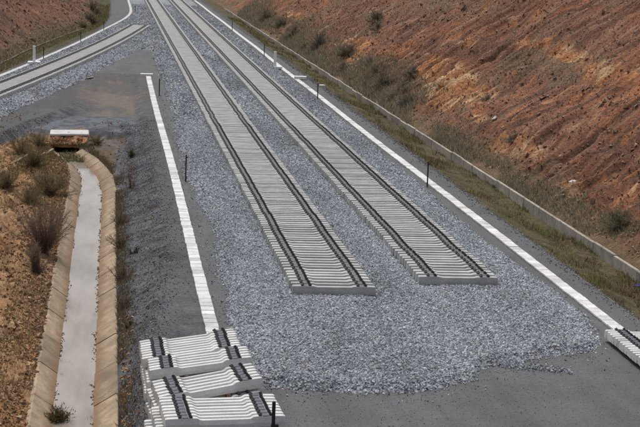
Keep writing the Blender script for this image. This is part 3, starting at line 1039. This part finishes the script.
def channel_slab(side, y0, y1):
    n = 5; V = []; F = []
    for k in range(n):
        y = y0 + (y1 - y0) * k / (n - 1)
        if side > 0:
            x = float(lip_r(y)); sgn = 1; run, dz = .98, .60
        else:
            x = float(lip_l(y)); sgn = -1; run, dz = .82, .60
        prof = [(x + sgn * .10, -1.02), (x, -.995), (x - sgn * run, -.995 - dz), (x - sgn * run, -1.72), (x + sgn * .02, -1.12), (x + sgn * .10, -1.14)]
        V += [(px + .8, y - 20, pz + 1.6) for px, pz in prof]
    m = 6
    for k in range(n - 1):
        for j in range(m):
            a = k * m + j; b = k * m + (j + 1) % m
            F.append((a, b, b + m, a + m) if side > 0 else (b, a, a + m, b + m))
    F.append(tuple(range(m)) if side < 0 else tuple(range(m))[::-1]); F.append(tuple(range((n - 1) * m, n * m))[::-1] if side < 0 else tuple(range((n - 1) * m, n * m)))
    me = bpy.data.meshes.new('channel_slab'); me.from_pydata(V, [], F); me.materials.append(M_CHAN); me.update()
    o = link('side_slab', me, ch)
    o.location = (0, 0, random.uniform(-.012, .012))


y = 20.0
while y < 84:
    y1 = min(y + (3.1 if y < 72 else 1.6), 85.5)
    channel_slab(1, y + .03, y1 - .03); channel_slab(-1, y + .03, min(y1, 84.5) - .03)
    y = y1
mb = MB(); mb.box((0, 33, -.08), (1.6, 66, .12)); link('floor_slab', mb.mesh('channel_floor', M_CHAN), ch)

V = []; F = []
yy = np.arange(20, 84.6, .5)
for y in yy:
    V += [(float(lip_l(y)) + .40, y, WATER_Z), (float(lip_r(y)) - .50, y, WATER_Z)]
for k in range(len(yy) - 1):
    F.append((2 * k, 2 * k + 1, 2 * k + 3, 2 * k + 2))
me = bpy.data.meshes.new('water'); me.from_pydata(V, [], F); me.materials.append(M_WATER); me.update()
wo = struct('water', me, 'pale muddy still water in the drainage channel')

# culvert: a box drain under a soil cover with a pale slab on top
cv = empty('culvert', (-2.47, 86.4, -1.34)); tag(cv, 'dark box culvert mouth under orange soil at the channel head', 'culvert')
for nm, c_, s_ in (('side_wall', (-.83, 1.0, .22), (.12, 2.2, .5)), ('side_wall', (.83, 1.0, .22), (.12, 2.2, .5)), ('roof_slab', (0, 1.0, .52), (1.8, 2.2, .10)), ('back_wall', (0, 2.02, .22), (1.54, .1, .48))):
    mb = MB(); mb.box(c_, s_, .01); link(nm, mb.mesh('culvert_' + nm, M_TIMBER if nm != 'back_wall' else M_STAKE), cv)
xs = np.linspace(-3.75, -0.95, 34); ys = np.linspace(86.35, 92.5, 44)


def cover(X, Y):
    e = np.minimum(np.minimum(X + 3.75, -.95 - X) / .35, 1.0)
    h = -.43 - .36 * sstep(86.95, 86.45, Y) * 1.0 + (fbm(X * 3, Y * 2, 301, 3) - .5) * .3 - (1 - np.clip(e, 0, 1)) * .5
    h = np.maximum(h, -.80)
    h = h + .12 * sstep(88.0, 88.6, Y)
    h = np.where(Y > 89.2, np.minimum(h, -.30 - (Y - 89.2) * .16), h)
    r = sstep(.35, .65, fbm(X * 3, Y * 2, 302, 3))[..., None]
    cc = np.array([.42, .19, .08]) * (1 - r) + np.array([.44, .28, .16]) * r
    k = sstep(88.0, 89.0, Y + (fbm(X, Y, 303, 3) - .5))[..., None]
    cc = cc * (1 - k) + np.array([.115, .125, .14]) * k
    return h, cc


v, f, c = grid(xs, ys, cover)
# front skirt down to the culvert roof
nb = len(v); nxs = len(xs)
top = v[:nxs].copy(); low = top.copy(); low[:, 2] = -.92 - .16 * vnoise(np.linspace(0, 7, nxs), np.zeros(nxs), 9) - .25 * np.abs(np.linspace(-1, 1, nxs)) ** 6; low[:, 1] -= .04 + .14 * vnoise(np.linspace(0, 9, nxs), np.zeros(nxs), 10)
v = np.concatenate([v, low]); c = np.concatenate([c, np.tile([.26, .11, .045], (nxs, 1))])
f = np.concatenate([f, np.array([(nb + k, nb + k + 1, k + 1, k) for k in range(nxs - 1)])])
struct('culvert_soil_cover', np_mesh('culvert_soil_cover', v, f, c, M_SOIL, False), 'orange soil heaped over the culvert mouth')
mb = MB()
mb.box((0, 0, .06), (2.22, 1.5, .12), .04)
mb.box((-.05, -.1, .13), (.14, .2, .04), .01)
mb.box((-.7, .1, .125), (.1, .9, .02), .005)
mb.box((.7, .1, .125), (.1, .9, .02), .005)
o = link('concrete_cover_slab', mb.mesh('cover_slab', M_LID)); o.location = (-2.33, 87.62, -.42); o.rotation_euler = (math.radians(2), math.radians(-.6), math.radians(1))
tag(o, 'pale concrete slab lying over the culvert mouth', 'slab')

# a low concrete edge running off to the left from the channel head
mb_pts = [(-3.1, 82.6), (-3.45, 80.4), (-4.1, 76.6), (-4.75, 73.2), (-5.5, 69.4), (-6.4, 65)]
er = empty('ditch_edge', (-3.1, 82.6, -.9)); tag(er, 'low pale concrete edging leading left from the channel head', 'edging')
for (xa, ya), (xb, yb) in zip(mb_pts[:-1], mb_pts[1:]):
    mb = MB(); L_ = math.hypot(xb - xa, yb - ya)
    mb.box((0, 0, 0), (.14, L_ - .03, .5), .02)
    o = link('panel', mb.mesh('edge_panel', M_CHAN), er)
    zm = float(left_ground(np.array([(xa + xb) / 2]), np.array([(ya + yb) / 2]))[0][0])
    o.location = ((xa + xb) / 2 + 3.1, (ya + yb) / 2 - 82.6, zm + .9 - .12); o.rotation_euler = (0, 0, -math.atan2(xb - xa, yb - ya))

# ------------------------------------------------------------------ loose rubble and clods
def lg(X, Y): return left_ground(X, Y)[0]
def rg(X, Y): return right_ground(X, Y)[0]


n = 36000
Y = 24 + 62 * rng.random(n) ** .9; X = lip_l(Y) + .05 - np.abs(rng.exponential(1.3, n)); X[:7000] -= rng.uniform(2, 9, 7000); X = np.maximum(X, -14 + 3 * rng.random(n))
k = (X > x_branch_edge(Y) + .7) & (fbm(X * 1.2, Y * .7, 401) > .34)
X, Y = X[k], Y[k]; n = len(X)
pal = np.array([[.36, .235, .135], [.29, .165, .085], [.21, .125, .07], [.42, .32, .21], [.34, .16, .07], [.16, .105, .07]])
col = pal[rng.integers(0, 6, n)] * rng.uniform(.7, 1.15, (n, 1))
s = np.clip(rng.lognormal(-3.05, .5, n), .02, .24)
a = (np.stack([X, Y, lg(X, Y) + s * .15], -1), s, col)
m_ = 700     # orange stones at the foot of the grey bank and down it
Y = rng.uniform(30, 82, m_); Y[:430] = rng.uniform(31, 46, 430); X = lip_r(Y) + .12 + np.abs(rng.normal(0, .2, m_)); X[560:] += rng.uniform(0, 1.4, m_ - 560)
sz = rng.uniform(.03, .11, m_)
b = (np.stack([X, Y, lg(X, Y) + sz * .2], -1), sz, pal[rng.choice([0, 1, 4, 3], m_)] * rng.uniform(.7, 1.2, (m_, 1)))
m2 = 14000    # grey chippings on the embankments
Y = rng.uniform(26, 92, m2); X = np.where(rng.random(m2) < .8, .35 + (x_edge(Y) - .35) * rng.random(m2) + np.abs(rng.normal(0, .4, m2)), x_branch_edge(Y) + rng.random(m2) * 1.0)
X = np.where((X > 2.7) | (Y < 38) & (X > .9), x_edge(Y) - .2, X)
g = rng.uniform(.09, .26, m2); sz = rng.uniform(.02, .07, m2)
cc_ = (np.stack([X, Y, lg(X, Y) + sz * .15], -1), sz, np.stack([g, g, g * 1.07], -1))
m5 = 3200
Y = 36 + 110 * rng.random(m5) ** 1.5; X = 15.9 + np.interp(Y, [40, 100, 280], [0, .35, .9]) - np.abs(rng.normal(0, .28, m5)) + rng.uniform(0, .35, m5)
k = X > 15.2; X, Y = X[k], Y[k]; m5 = len(X)
g = rng.uniform(.14, .32, m5); sz = rng.uniform(.02, .075, m5) * np.interp(Y, [40, 140], [1, 1.6])
zz_ = np.where(X > 16.0, right_ground(X, Y)[0], 0.0)
ee = (np.stack([X, Y, zz_ + sz * .12], -1), sz, np.stack([g, g, g * 1.05], -1))
m6 = 420     # crumbling soil on the culvert cover
X = rng.uniform(-3.8, -.9, m6); Y = 86.2 + np.abs(rng.normal(0, .35, m6)); sz = rng.uniform(.04, .16, m6)
zc = np.where(np.abs(X + 2.45) > .85, np.interp(Y, [86.2, 86.9], [-1.2, -.5]) + rng.uniform(-.1, .1, m6), np.interp(Y, [86.2, 86.9], [-.86, -.5]))
gg = (np.stack([X, Y, zc], -1), sz, pal[rng.choice([0, 1, 4, 4, 3], m6)] * rng.uniform(.6, 1.2, (m6, 1)))
m7 = 1500    # silt and gravel along the waterline
Y = rng.uniform(30, 82, m7); sd = rng.random(m7) < .5
k = vnoise(Y * .55, sd * 9.0, 61) > .45; Y, sd = Y[k], sd[k]; m7 = len(Y)
X = np.where(sd, lip_r(Y) - .56 - np.abs(rng.normal(0, .05, m7)), lip_l(Y) + .46 + np.abs(rng.normal(0, .05, m7))); sz = rng.uniform(.02, .07, m7)
hh_ = (np.stack([X, Y, np.full(m7, WATER_Z + .004)], -1), sz, np.array([.19, .125, .075]) * rng.uniform(.6, 1.3, (m7, 1)))
m3 = 500     # orange bits where soil meets the branch bank, and round the culvert
Y = rng.uniform(72, 94, m3); X = rng.uniform(-6.5, 1.2, m3); sz = rng.uniform(.04, .16, m3)
k = ~((X > -3.8) & (X < -.9) & (Y > 84)); X, Y, sz = X[k], Y[k], sz[k]
k = (X < lip_l(Y) - .1) | (X > lip_r(Y) + .1); X, Y, sz = X[k], Y[k], sz[k]
dd = (np.stack([X, Y, lg(X, Y) + sz * .2], -1), sz, pal[rng.choice([0, 1, 4, 3], len(X))] * rng.uniform(.7, 1.2, (len(X), 1)))
v, f, c = stones(*[np.concatenate(q) for q in zip(a, b, cc_, dd, ee, gg, hh_)])
o = link('bank_rubble', np_mesh('bank_rubble', v, f, c, M_STONE)); o['kind'] = 'stuff'; o['label'] = 'loose tan and orange rubble on the banks of the drainage channel'; o['category'] = 'rubble'

n = 30000
Y = 46 + 150 * rng.random(n) ** 1.5; d = 15 * rng.random(n) ** 1.1 + .2; X = XF_R + d
pal2 = np.array([[.22, .125, .085], [.27, .145, .085], [.19, .12, .085], [.38, .27, .18], [.36, .19, .10], [.24, .16, .11], [.24, .19, .155]])
col = pal2[rng.integers(0, 7, n)] * rng.uniform(.7, 1.2, (n, 1))
br = rng.random(n) < .0012; col[br] = [.6, .57, .52]
s = np.clip(rng.lognormal(-2.65, .5, n), .03, .40) * np.interp(Y, [46, 196], [.9, 1.6])
v1, f1, c1 = stones(np.stack([X, Y, rg(X, Y) + s * .12], -1), s, col)
n = 5000
Y = 118 + 110 * rng.random(n); X = x_foot(Y) - .4 - 9 * rng.random(n)
s = np.clip(rng.lognormal(-2.0, .45, n), .06, .5)
v2, f2, c2 = stones(np.stack([X, Y, lg(X, Y) + s * .1], -1), s, pal2[rng.integers(0, 7, n)] * rng.uniform(.7, 1.2, (n, 1)))
o = link('slope_clods', np_mesh('slope_clods', np.concatenate([v1, v2]), np.concatenate([f1, f2 + len(v1)]), np.concatenate([c1, c2]), M_STONE))
o['kind'] = 'stuff'; o['label'] = 'clods and small stones scattered over the red cut slopes'; o['category'] = 'clods'

# ------------------------------------------------------------------ grass and scrub
def blades(X, Y, Z, hgt, wid, col, lean=.45):
    n = len(X)
    az = rng.uniform(0, 2 * np.pi, n); la = rng.uniform(0, 2 * np.pi, n); ll = rng.random(n) * lean * hgt
    dx, dy = np.cos(az) * wid / 2, np.sin(az) * wid / 2
    p = np.stack([X, Y, Z - .02], -1)
    a = p + np.stack([dx, dy, 0 * dx], -1); b = p - np.stack([dx, dy, 0 * dx], -1)
    t = p + np.stack([np.cos(la) * ll, np.sin(la) * ll, hgt * rng.uniform(.75, 1.0, n)], -1)
    v = np.stack([a, b, t], 1).reshape(-1, 3)
    f = np.arange(3 * n).reshape(n, 3)
    return v, f, np.repeat(col, 3, 0)


def join_sets(name, sets, mat, label, cat_):
    V = []; F = []; C_ = []; nb = 0
    for v, f, c in sets:
        V.append(v); F.append(f + nb); C_.append(c); nb += len(v)
    o = link(name, np_mesh(name, np.concatenate(V), np.concatenate(F), np.concatenate(C_), mat))
    o['kind'] = 'stuff'; o['label'] = label; o['category'] = cat_
    return o


GP = np.array([[.20, .17, .08], [.14, .155, .055], [.29, .24, .14], [.12, .09, .052], [.22, .15, .095], [.16, .175, .06]])


def gcol(n, pch=None):
    return GP[rng.choice(6, n, p=pch)] * rng.uniform(.65, 1.25, (n, 1))


sets = []
n = 42000
Y = 42 + 180 * rng.random(n) ** 1.7; X = 15.95 + np.interp(Y, [40, 100, 280], [0, .35, .9]) + 2.65 * rng.random(n) ** .85; X = np.minimum(X, 18.55)
k = fbm(X * 1.5, Y * .6, 501) > .38 + .16 * rng.random(n); X, Y = X[k], Y[k]; n = len(X)
sc = np.interp(Y, [42, 220], [1, 2.2])
tall = fbm(X * .9, Y * .4, 502, 3)
gm = fbm(X * .7, Y * .25, 503, 3)
patch = fbm(X * 1.1 + 5, Y * .45, 504, 3)
col = gcol(n); br_ = patch > .55; col[br_] = GP[rng.choice([2, 3, 4], br_.sum())] * rng.uniform(.55, 1.1, (br_.sum(), 1)); green = rng.random(n) < sstep(.38, .55, gm) * .75 * (patch < .58)
col[green] = GP[rng.choice([1, 5, 0], green.sum())] * rng.uniform(.8, 1.35, (green.sum(), 1))
sets.append(blades(X, Y, rg(X, Y), rng.uniform(.05, .26, n) * (.2 + 1.3 * sstep(.3, .75, tall)) * np.sqrt(sc), rng.uniform(.015, .05, n) * sc, col, .8))
join_sets('verge_grass', sets, M_GRASS, 'mixed green and brown rough grass on the right verge before the wall', 'grass')

sets = []
n = 52000     # dry scrub at the foot of the right slope
Y = 44 + 190 * rng.random(n) ** 1.2; d = np.abs(rng.normal(0, 1.0, n)) * np.interp(Y, [44, 90, 105, 240], [1, 1, 2.0, 2.4]) + .05
X = 18.75 + d
thick = fbm(d * .5, Y * .1, 511, 3) + np.interp(Y, [50, 90, 100, 150, 240], [-.02, -.07, .10, .16, .2]) - d * .045
k = thick > .45 + .1 * rng.random(n); X, Y = X[k], Y[k]; n = len(X)
col = np.array([[.30, .265, .20], [.24, .21, .145], [.19, .18, .105], [.36, .325, .245]])[rng.integers(0, 4, n)] * rng.uniform(.6, 1.15, (n, 1))
sc = np.interp(Y, [42, 220], [1, 2.4])
sets.append(blades(X, Y, rg(X, Y), rng.uniform(.15, .55, n) * np.interp(Y, [44, 120], [.6, 1.2]), rng.uniform(.015, .05, n) * sc, col, .9))
n = 9000      # sparse tufts on the slope
Y = 50 + 160 * rng.random(n) ** 1.4; d = 1 + 14 * rng.random(n); X = XF_R + d
k = fbm(d * .3 + 9, Y * .11, 124) > .5 + .1 * rng.random(n); X, Y = X[k], Y[k]; n = len(X)
col = np.array([[.25, .205, .14], [.20, .165, .10], [.14, .135, .07]])[rng.integers(0, 3, n)] * rng.uniform(.6, 1.2, (n, 1))
sets.append(blades(X, Y, rg(X, Y), rng.uniform(.1, .35, n), rng.uniform(.02, .07, n) * np.interp(Y, [50, 200], [1, 2]), col, .9))
n = 9000      # left slope foot and branch verge
Y = 100 + 150 * rng.random(n); X = x_foot(Y) + 1.3 - 2.4 * rng.random(n)
sets.append(blades(X, Y, lg(X, Y), rng.uniform(.1, .45, n), rng.uniform(.04, .10, n), gcol(n, [.3, .2, .2, .1, .1, .1]), .7))
join_sets('slope_scrub', sets, M_GRASS, 'dry grey-brown scrub and weeds along the foot of the cut slopes', 'scrub')

sets = []
n = 34000     # banks of the channel
Y = 30 + 58 * rng.random(n); side = rng.random(n) < .42
X = np.where(side, lip_r(Y) + .06 + np.abs(rng.normal(0, .24, n)), lip_l(Y) - .1 - np.abs(rng.normal(0, 1.9, n)))
k = np.where(side, fbm(X, Y * .35, 521, 3) > .36 + .14 * (Y < 46), (fbm(X * .7, Y * .3, 522, 3) + np.interp(Y, [30, 60, 70, 88], [-.09, -.02, .18, .26]) > .48)) & (X > x_branch_edge(Y) + .8)
k &= ~((X > -3.9) & (X < -.9) & (Y > 86.2))
X, Y, side = X[k], Y[k], side[k]; n = len(X)
col = np.where(side[:, None], np.array([.18, .135, .09]), np.array([.27, .185, .095])) * rng.uniform(.5, 1.3, (n, 1))
gr = rng.random(n) < .18; col[gr] = [.085, .09, .035]
sets.append(blades(X, Y, lg(X, Y), rng.uniform(.06, .28, n), rng.uniform(.012, .035, n), col, .9))
n = 1800      # green tufts at the culvert
Y = rng.uniform(82.5, 87, n); X = rng.uniform(-3.6, -.6, n)
k = fbm(X * 1.2, Y * .8, 531, 3) > .45; X, Y = X[k], Y[k]; n = len(X)
sets.append(blades(X, Y, np.maximum(lg(X, Y), -1.32), rng.uniform(.08, .3, n), rng.uniform(.02, .05, n), np.array([.10, .12, .04]) * rng.uniform(.6, 1.3, (n, 1)), .8))
n = 1600      # green strip by the low edging
t_ = rng.random(n); Y = 82 - 14 * t_; X = -3.35 - 2.3 * t_ + rng.uniform(.1, .9, n)
sets.append(blades(X, Y, lg(X, Y), rng.uniform(.08, .28, n), rng.uniform(.02, .05, n), np.array([.13, .125, .05]) * rng.uniform(.6, 1.3, (n, 1)), .8))
join_sets('bank_grass', sets, M_GRASS, 'dry brown and green grass along the banks of the drainage channel', 'grass')


def shrub_geo(h, spread, n_stem, n_twig, twig_len, bare=True, seed=0, tw=.008, leaf_col=None, n_leaf=0, bark=(.09, .06, .045), r0=None):
    r = np.random.default_rng(seed)
    mb = MB(); V = []; C_ = []
    tips = []
    for s in range(n_stem):
        az = r.uniform(0, 2 * np.pi); tilt = abs(r.normal(0, 1)) * .5 * spread / h + .1
        d = np.array([math.cos(az) * math.sin(tilt), math.sin(az) * math.sin(tilt), math.cos(tilt)])
        p = np.array([r.normal(0, .05), r.normal(0, .05), -.05]); L_ = h * r.uniform(.55, 1.0)
        pts = [p]
        for k in range(4):
            d = d + r.normal(0, .12, 3); d[2] = max(d[2], .05); d /= np.linalg.norm(d)
            p = p + d * L_ / 4; pts.append(p)
        r0 = r0 or .012 + .008 * h
        mb.tube(pts, [r0, r0 * .8, r0 * .6, r0 * .4, r0 * .2], 3)
        for q in range(1, 5):
            tips.append((pts[q - 1], pts[q], d))
    stem_v, stem_f = mb.v, mb.f
    for k in range(n_twig):
        a, b, d = tips[r.integers(len(tips))]
        p = a + (b - a) * r.random()
        u = (b - a) / np.linalg.norm(b - a) + r.normal(0, .55, 3); u /= np.linalg.norm(u)
        l = twig_len * r.uniform(.4, 1.2)
        q = p + u * l * .55; u2 = u + r.normal(0, .3, 3); u2 /= np.linalg.norm(u2); e = q + u2 * l * .45
        w = np.cross(u, r.normal(0, 1, 3)); w = w / np.linalg.norm(w) * tw
        V += [p - w, p + w, q + w * .6, q - w * .6, q + w * .6, e, q - w * .6, e]
        g = r.uniform(.6, 1.3); C_ += [np.array(bark) * g] * 8
    F = []
    for k in range(n_twig):
        b = 8 * k; F += [(b, b + 1, b + 2), (b, b + 2, b + 3), (b + 3, b + 2, b + 5)]
    lv = None
    if n_leaf:
        LV = []; LC = []
        for k in range(n_leaf):
            a, b, d = tips[r.integers(len(tips))]
            p = a + (b - a) * r.random() + r.normal(0, twig_len * .35, 3); p[2] = max(p[2], .0)
            e1 = r.normal(0, 1, 3); e1 /= np.linalg.norm(e1); e2 = np.cross(e1, r.normal(0, 1, 3)); e2 /= np.linalg.norm(e2)
            s = r.uniform(.6, 1.3) * leaf_col[1]
            LV += [p - e1 * s, p + e2 * s * .5, p + e1 * s]; LC += [np.array(leaf_col[0]) * r.uniform(.5, 1.4)] * 3
        lv = (np.array(LV), np.arange(3 * n_leaf).reshape(-1, 3), np.array(LC))
    sm = bpy.data.meshes.new('shrub_stems'); sm.from_pydata([tuple(map(float, p)) for p in stem_v], [], stem_f)
    at = sm.color_attributes.new('Col', 'FLOAT_COLOR', 'POINT'); at.data.foreach_set('color', np.tile([*bark, 1.0], len(stem_v)).astype(np.float32)); sm.materials.append(M_TWIG); sm.update()
    tm = np_mesh('shrub_twigs', np.array(V), np.array(F), np.array(C_), M_TWIG)
    lm = np_mesh('shrub_leaves', *lv, M_GRASS) if lv else None
    return sm, tm, lm


def shrub(geo, x, y, z, label, group=None, scale=1.0, rz=0.0, name='shrub'):
    r = empty(name, (x, y, z), rz); r.scale = (scale,) * 3
    tag(r, label, 'shrub', group)
    link('stems', geo[0], r); link('twigs', geo[1], r)
    if geo[2]:
        link('leaves', geo[2], r)
    return r


def zl(x, y): return float(lg(np.array([x]), np.array([y]))[0])
def zr(x, y): return float(rg(np.array([x]), np.array([y]))[0])


g_bare = shrub_geo(2.1, 1.7, 46, 5200, .5, seed=1, tw=.0052, bark=(.22, .155, .125), r0=.008)
shrub(g_bare, -2.45, 56.2, zl(-2.45, 56.2), 'large bare brown twiggy shrub leaning over the left channel edge', name='bare_shrub')
g_bare2 = shrub_geo(1.1, 1.5, 24, 1800, .36, seed=2, tw=.005, bark=(.21, .155, .12), r0=.006)
shrub(g_bare2, -2.55, 52.6, zl(-2.55, 52.6), 'small low bare shrub just nearer than the large bare shrub', name='bare_shrub')
g_ol = shrub_geo(1.4, 2.2, 40, 3400, .4, seed=3, tw=.006, r0=.008, leaf_col=((.25, .205, .105), .045), n_leaf=2600, bark=(.20, .155, .095))
shrub(g_ol, -2.75, 69.6, zl(-2.75, 69.6), 'dense olive-brown shrub left of the channel near the culvert', name='olive_shrub')
shrub(g_ol, -3.7, 74.5, zl(-3.7, 74.5), 'olive-brown shrub behind the dense one, by the low edging', None, .75, 2.0, name='olive_shrub')
for x, y, sc_, rz_, lab in ((-4.6, 68.5, .7, .6, 'low olive scrub left of the dense olive shrub'), (-3.3, 64.5, .6, 1.4, 'low olive scrub between the bare shrub and the dense olive shrub'), (-4.6, 79.0, .7, 3.0, 'low scrub below the branch bank near the ditch edging'),
                            (-3.9, 84.5, .6, 4.0, 'low scrub left of the culvert mouth'), (-.75, 85.3, .45, 5.0, 'low scrub right of the culvert mouth')):
    shrub(g_ol, x, y, zl(x, y), lab, 'low scrub about the channel head', sc_, rz_, name='low_scrub')
g_red = shrub_geo(1.4, .8, 12, 420, .34, seed=4, tw=.005, bark=(.14, .07, .055), r0=.006)
shrub(g_red, .94, 69.4, zl(.94, 69.4), 'sparse reddish leafless shrub on the grey bank right of the channel', name='bare_shrub')
g_ball = shrub_geo(.52, 1.0, 34, 900, .2, seed=5, tw=.006, r0=.008, leaf_col=((.13, .105, .045), .042), n_leaf=2600, bark=(.09, .07, .04))
shrub(g_ball, -1.28, 37.5, -1.42, 'round olive-brown bush growing in the channel water at bottom left', name='water_bush')
g_gr = shrub_geo(.4, .35, 7, 120, .14, seed=6, tw=.006, leaf_col=((.05, .07, .025), .04), n_leaf=260, bark=(.06, .06, .03))
shrub(g_gr, 1.0, 55.1, zl(1.0, 55.1), 'small dark green plant alone on the grey bank', name='small_plant')
shrub(g_gr, .62, 44.6, zl(.62, 44.6), 'small green plant low on the grey bank above the orange stones', None, .8, 1.0, name='small_plant')
g_lip = shrub_geo(.7, .8, 14, 420, .25, seed=8, tw=.007, leaf_col=((.15, .125, .075), .035), n_leaf=500, bark=(.17, .13, .09))
for k, (yy_, s_, lab) in enumerate(((62.0, 1.0, 'brown weed clump by the right channel lip, farthest of four'), (57.5, 1.1, 'brown weed clump by the right channel lip, third from the near end'),
                                    (51.5, 1.0, 'brown weed clump by the right channel lip, second from the near end'), (47.2, .9, 'brown weed clump by the right channel lip, nearest of four'))):
    shrub(g_lip, .48, yy_, zl(.48, yy_), lab, 'weed clumps along the right channel lip', s_, k * 1.7, name='weed_clump')
g_gt = shrub_geo(.5, .7, 10, 120, .2, seed=9, tw=.008, leaf_col=((.075, .095, .03), .05), n_leaf=420, bark=(.08, .08, .04))
shrub(g_gt, 1.15, 79.5, zl(1.15, 79.5), 'green bush on the grey bank right of the culvert', name='green_bush')

gb1 = shrub_geo(1.2, 3.2, 44, 2600, .45, seed=10, tw=.011, r0=.01, leaf_col=((.25, .225, .155), .05), n_leaf=1800, bark=(.26, .22, .17))
gb2 = shrub_geo(1.0, 2.8, 40, 2200, .4, seed=11, tw=.011, r0=.01, leaf_col=((.18, .175, .10), .05), n_leaf=1800, bark=(.21, .18, .13))
gb3 = shrub_geo(.8, 2.0, 32, 1500, .35, seed=12, tw=.010, r0=.008, bark=(.27, .225, .175))
BUSH = [  # geo, X, Y, scale, label
    (gb1, 20.4, 104, 1.1, 'large grey-brown bush behind the wall, beside the tan soil patch'), (gb2, 20.0, 99.5, .9, 'grey-brown bush nearest the camera in the clump by the tan patch'),
    (gb1, 20.2, 110, 1.1, 'grey-brown bush behind the large one of the wall-side clump'), (gb3, 21.6, 107, 1.2, 'pale bush upslope of the wall-side clump'),
    (gb2, 20.7, 115.5, 1.3, 'grey-green bush at the slope foot between clump and red gash'), (gb1, 19.8, 127, .8, 'pale grey bush at the slope foot below the red gash'),
    (gb3, 20.9, 121, 1.0, 'small pale bush just below the red gash'), (gb2, 21.0, 133, 1.2, 'grey-green bush at the slope foot past the red gash'),
    (gb1, 20.6, 148, 1.5, 'grey-brown bush opposite the white L-shaped post'), (gb2, 19.9, 153, .8, 'grey-brown bush behind the bush opposite the white post'),
    (gb1, 20.3, 168, 1.2, 'far grey-brown bush along the wall, third from the farthest'), (gb2, 20.5, 182, 1.3, 'far grey-brown bush along the wall, second from the farthest'),
    (gb1, 20.5, 200, 1.4, 'farthest grey-brown bush along the wall near the picture top'),
    (gb2, 25.0, 141, 1.2, 'dark grey-green bush high on the right slope, larger of two'), (gb3, 24.2, 136, 1.2, 'dark grey-green bush high on the right slope, smaller of two'),
    (gb2, 19.9, 56, .8, 'brown weed bush behind the wall at the right edge'), (gb1, 20.6, 54.0, .95, 'pale weed bush at the right edge above the wall'),
    (gb3, 20.8, 75.5, .7, 'small grey bush on the tip of the lower orange patch'), (gb3, 22.5, 88, .6, 'small grey tuft mid slope right of the tan patch')]
for g_, x, y, s_, lab in BUSH:
    shrub(g_, x, y, zr(x, y) - .05, lab, 'bushes on the right cut slope', s_, random.uniform(0, 6.28), name='slope_bush')
shrub(gb2, -2.6, 196, zl(-2.6, 196), 'grey-green bush at the foot of the left slope near the trough bend', 'bushes on the left cut slope', 1.4, .5, name='slope_bush')
shrub(gb1, -2.6, 215, zl(-2.6, 215), 'farther grey-green bush at the foot of the left slope', 'bushes on the left cut slope', 1.5, 2.5, name='slope_bush')
shrub(gb2, -3.4, 186, zl(-3.4, 186), 'nearest grey-green bush at the foot of the left slope', 'bushes on the left cut slope', 1.0, 1.5, name='slope_bush')

# drifted twigs caught along the channel
for k, (x, y, s_, lab) in enumerate(((-1.25, 42.9, 1.0, 'brown drift debris at the left water edge, nearer clump'), (-1.30, 41.6, .8, 'brown drift debris at the left water edge, second clump'),
                                     (-.45, 37.6, 1.1, 'brown drift debris at the right water edge, nearest clump'), (-.42, 40.6, .8, 'brown drift debris at the right water edge, middle clump'),
                                     (-.40, 48.5, .8, 'brown drift debris at the right water edge, farther clump'), (-.36, 57.0, .8, 'brown drift debris at the right water edge, farthest clump'))):
    g_dr = shrub_geo(.10, .5, 12, 90, .14, seed=40 + k, tw=.008, bark=(.10, .06, .035))
    shrub(g_dr, x, y, -1.40, lab, 'drift debris in the channel', s_, k, name='drift_debris')['category'] = 'debris'

# litter
def scrap(label, x, y, z, s, m, seed):
    r = np.random.default_rng(seed)
    vs = OCT_V * np.array(s) + r.normal(0, .2, (6, 3)) * min(s)
    vs = np.concatenate([vs, vs * .55 + np.array([s[0] * .5, 0, s[2] * .4])])
    fs = np.concatenate([OCT_F, OCT_F + 6])
    o = link('plastic_scrap', np_mesh('plastic_scrap', vs, fs, None, m)); o.location = (x, y, z)
    tag(o, label, 'litter', 'litter on the slopes')


scrap('crumpled white plastic scrap on the right slope', 20.25, 63.3, zr(20.25, 63.3) + .07, (.16, .14, .13), M_PLASTIC, 1)
scrap('small white scrap above the wall near the right edge', 20.3, 56.4, zr(20.3, 56.4) + .04, (.10, .08, .06), M_PLASTIC, 2)
scrap('blue plastic scrap in the verge against the wall', 18.35, 49.3, zr(18.35, 49.3) + .05, (.16, .12, .08), M_BLUE, 3)
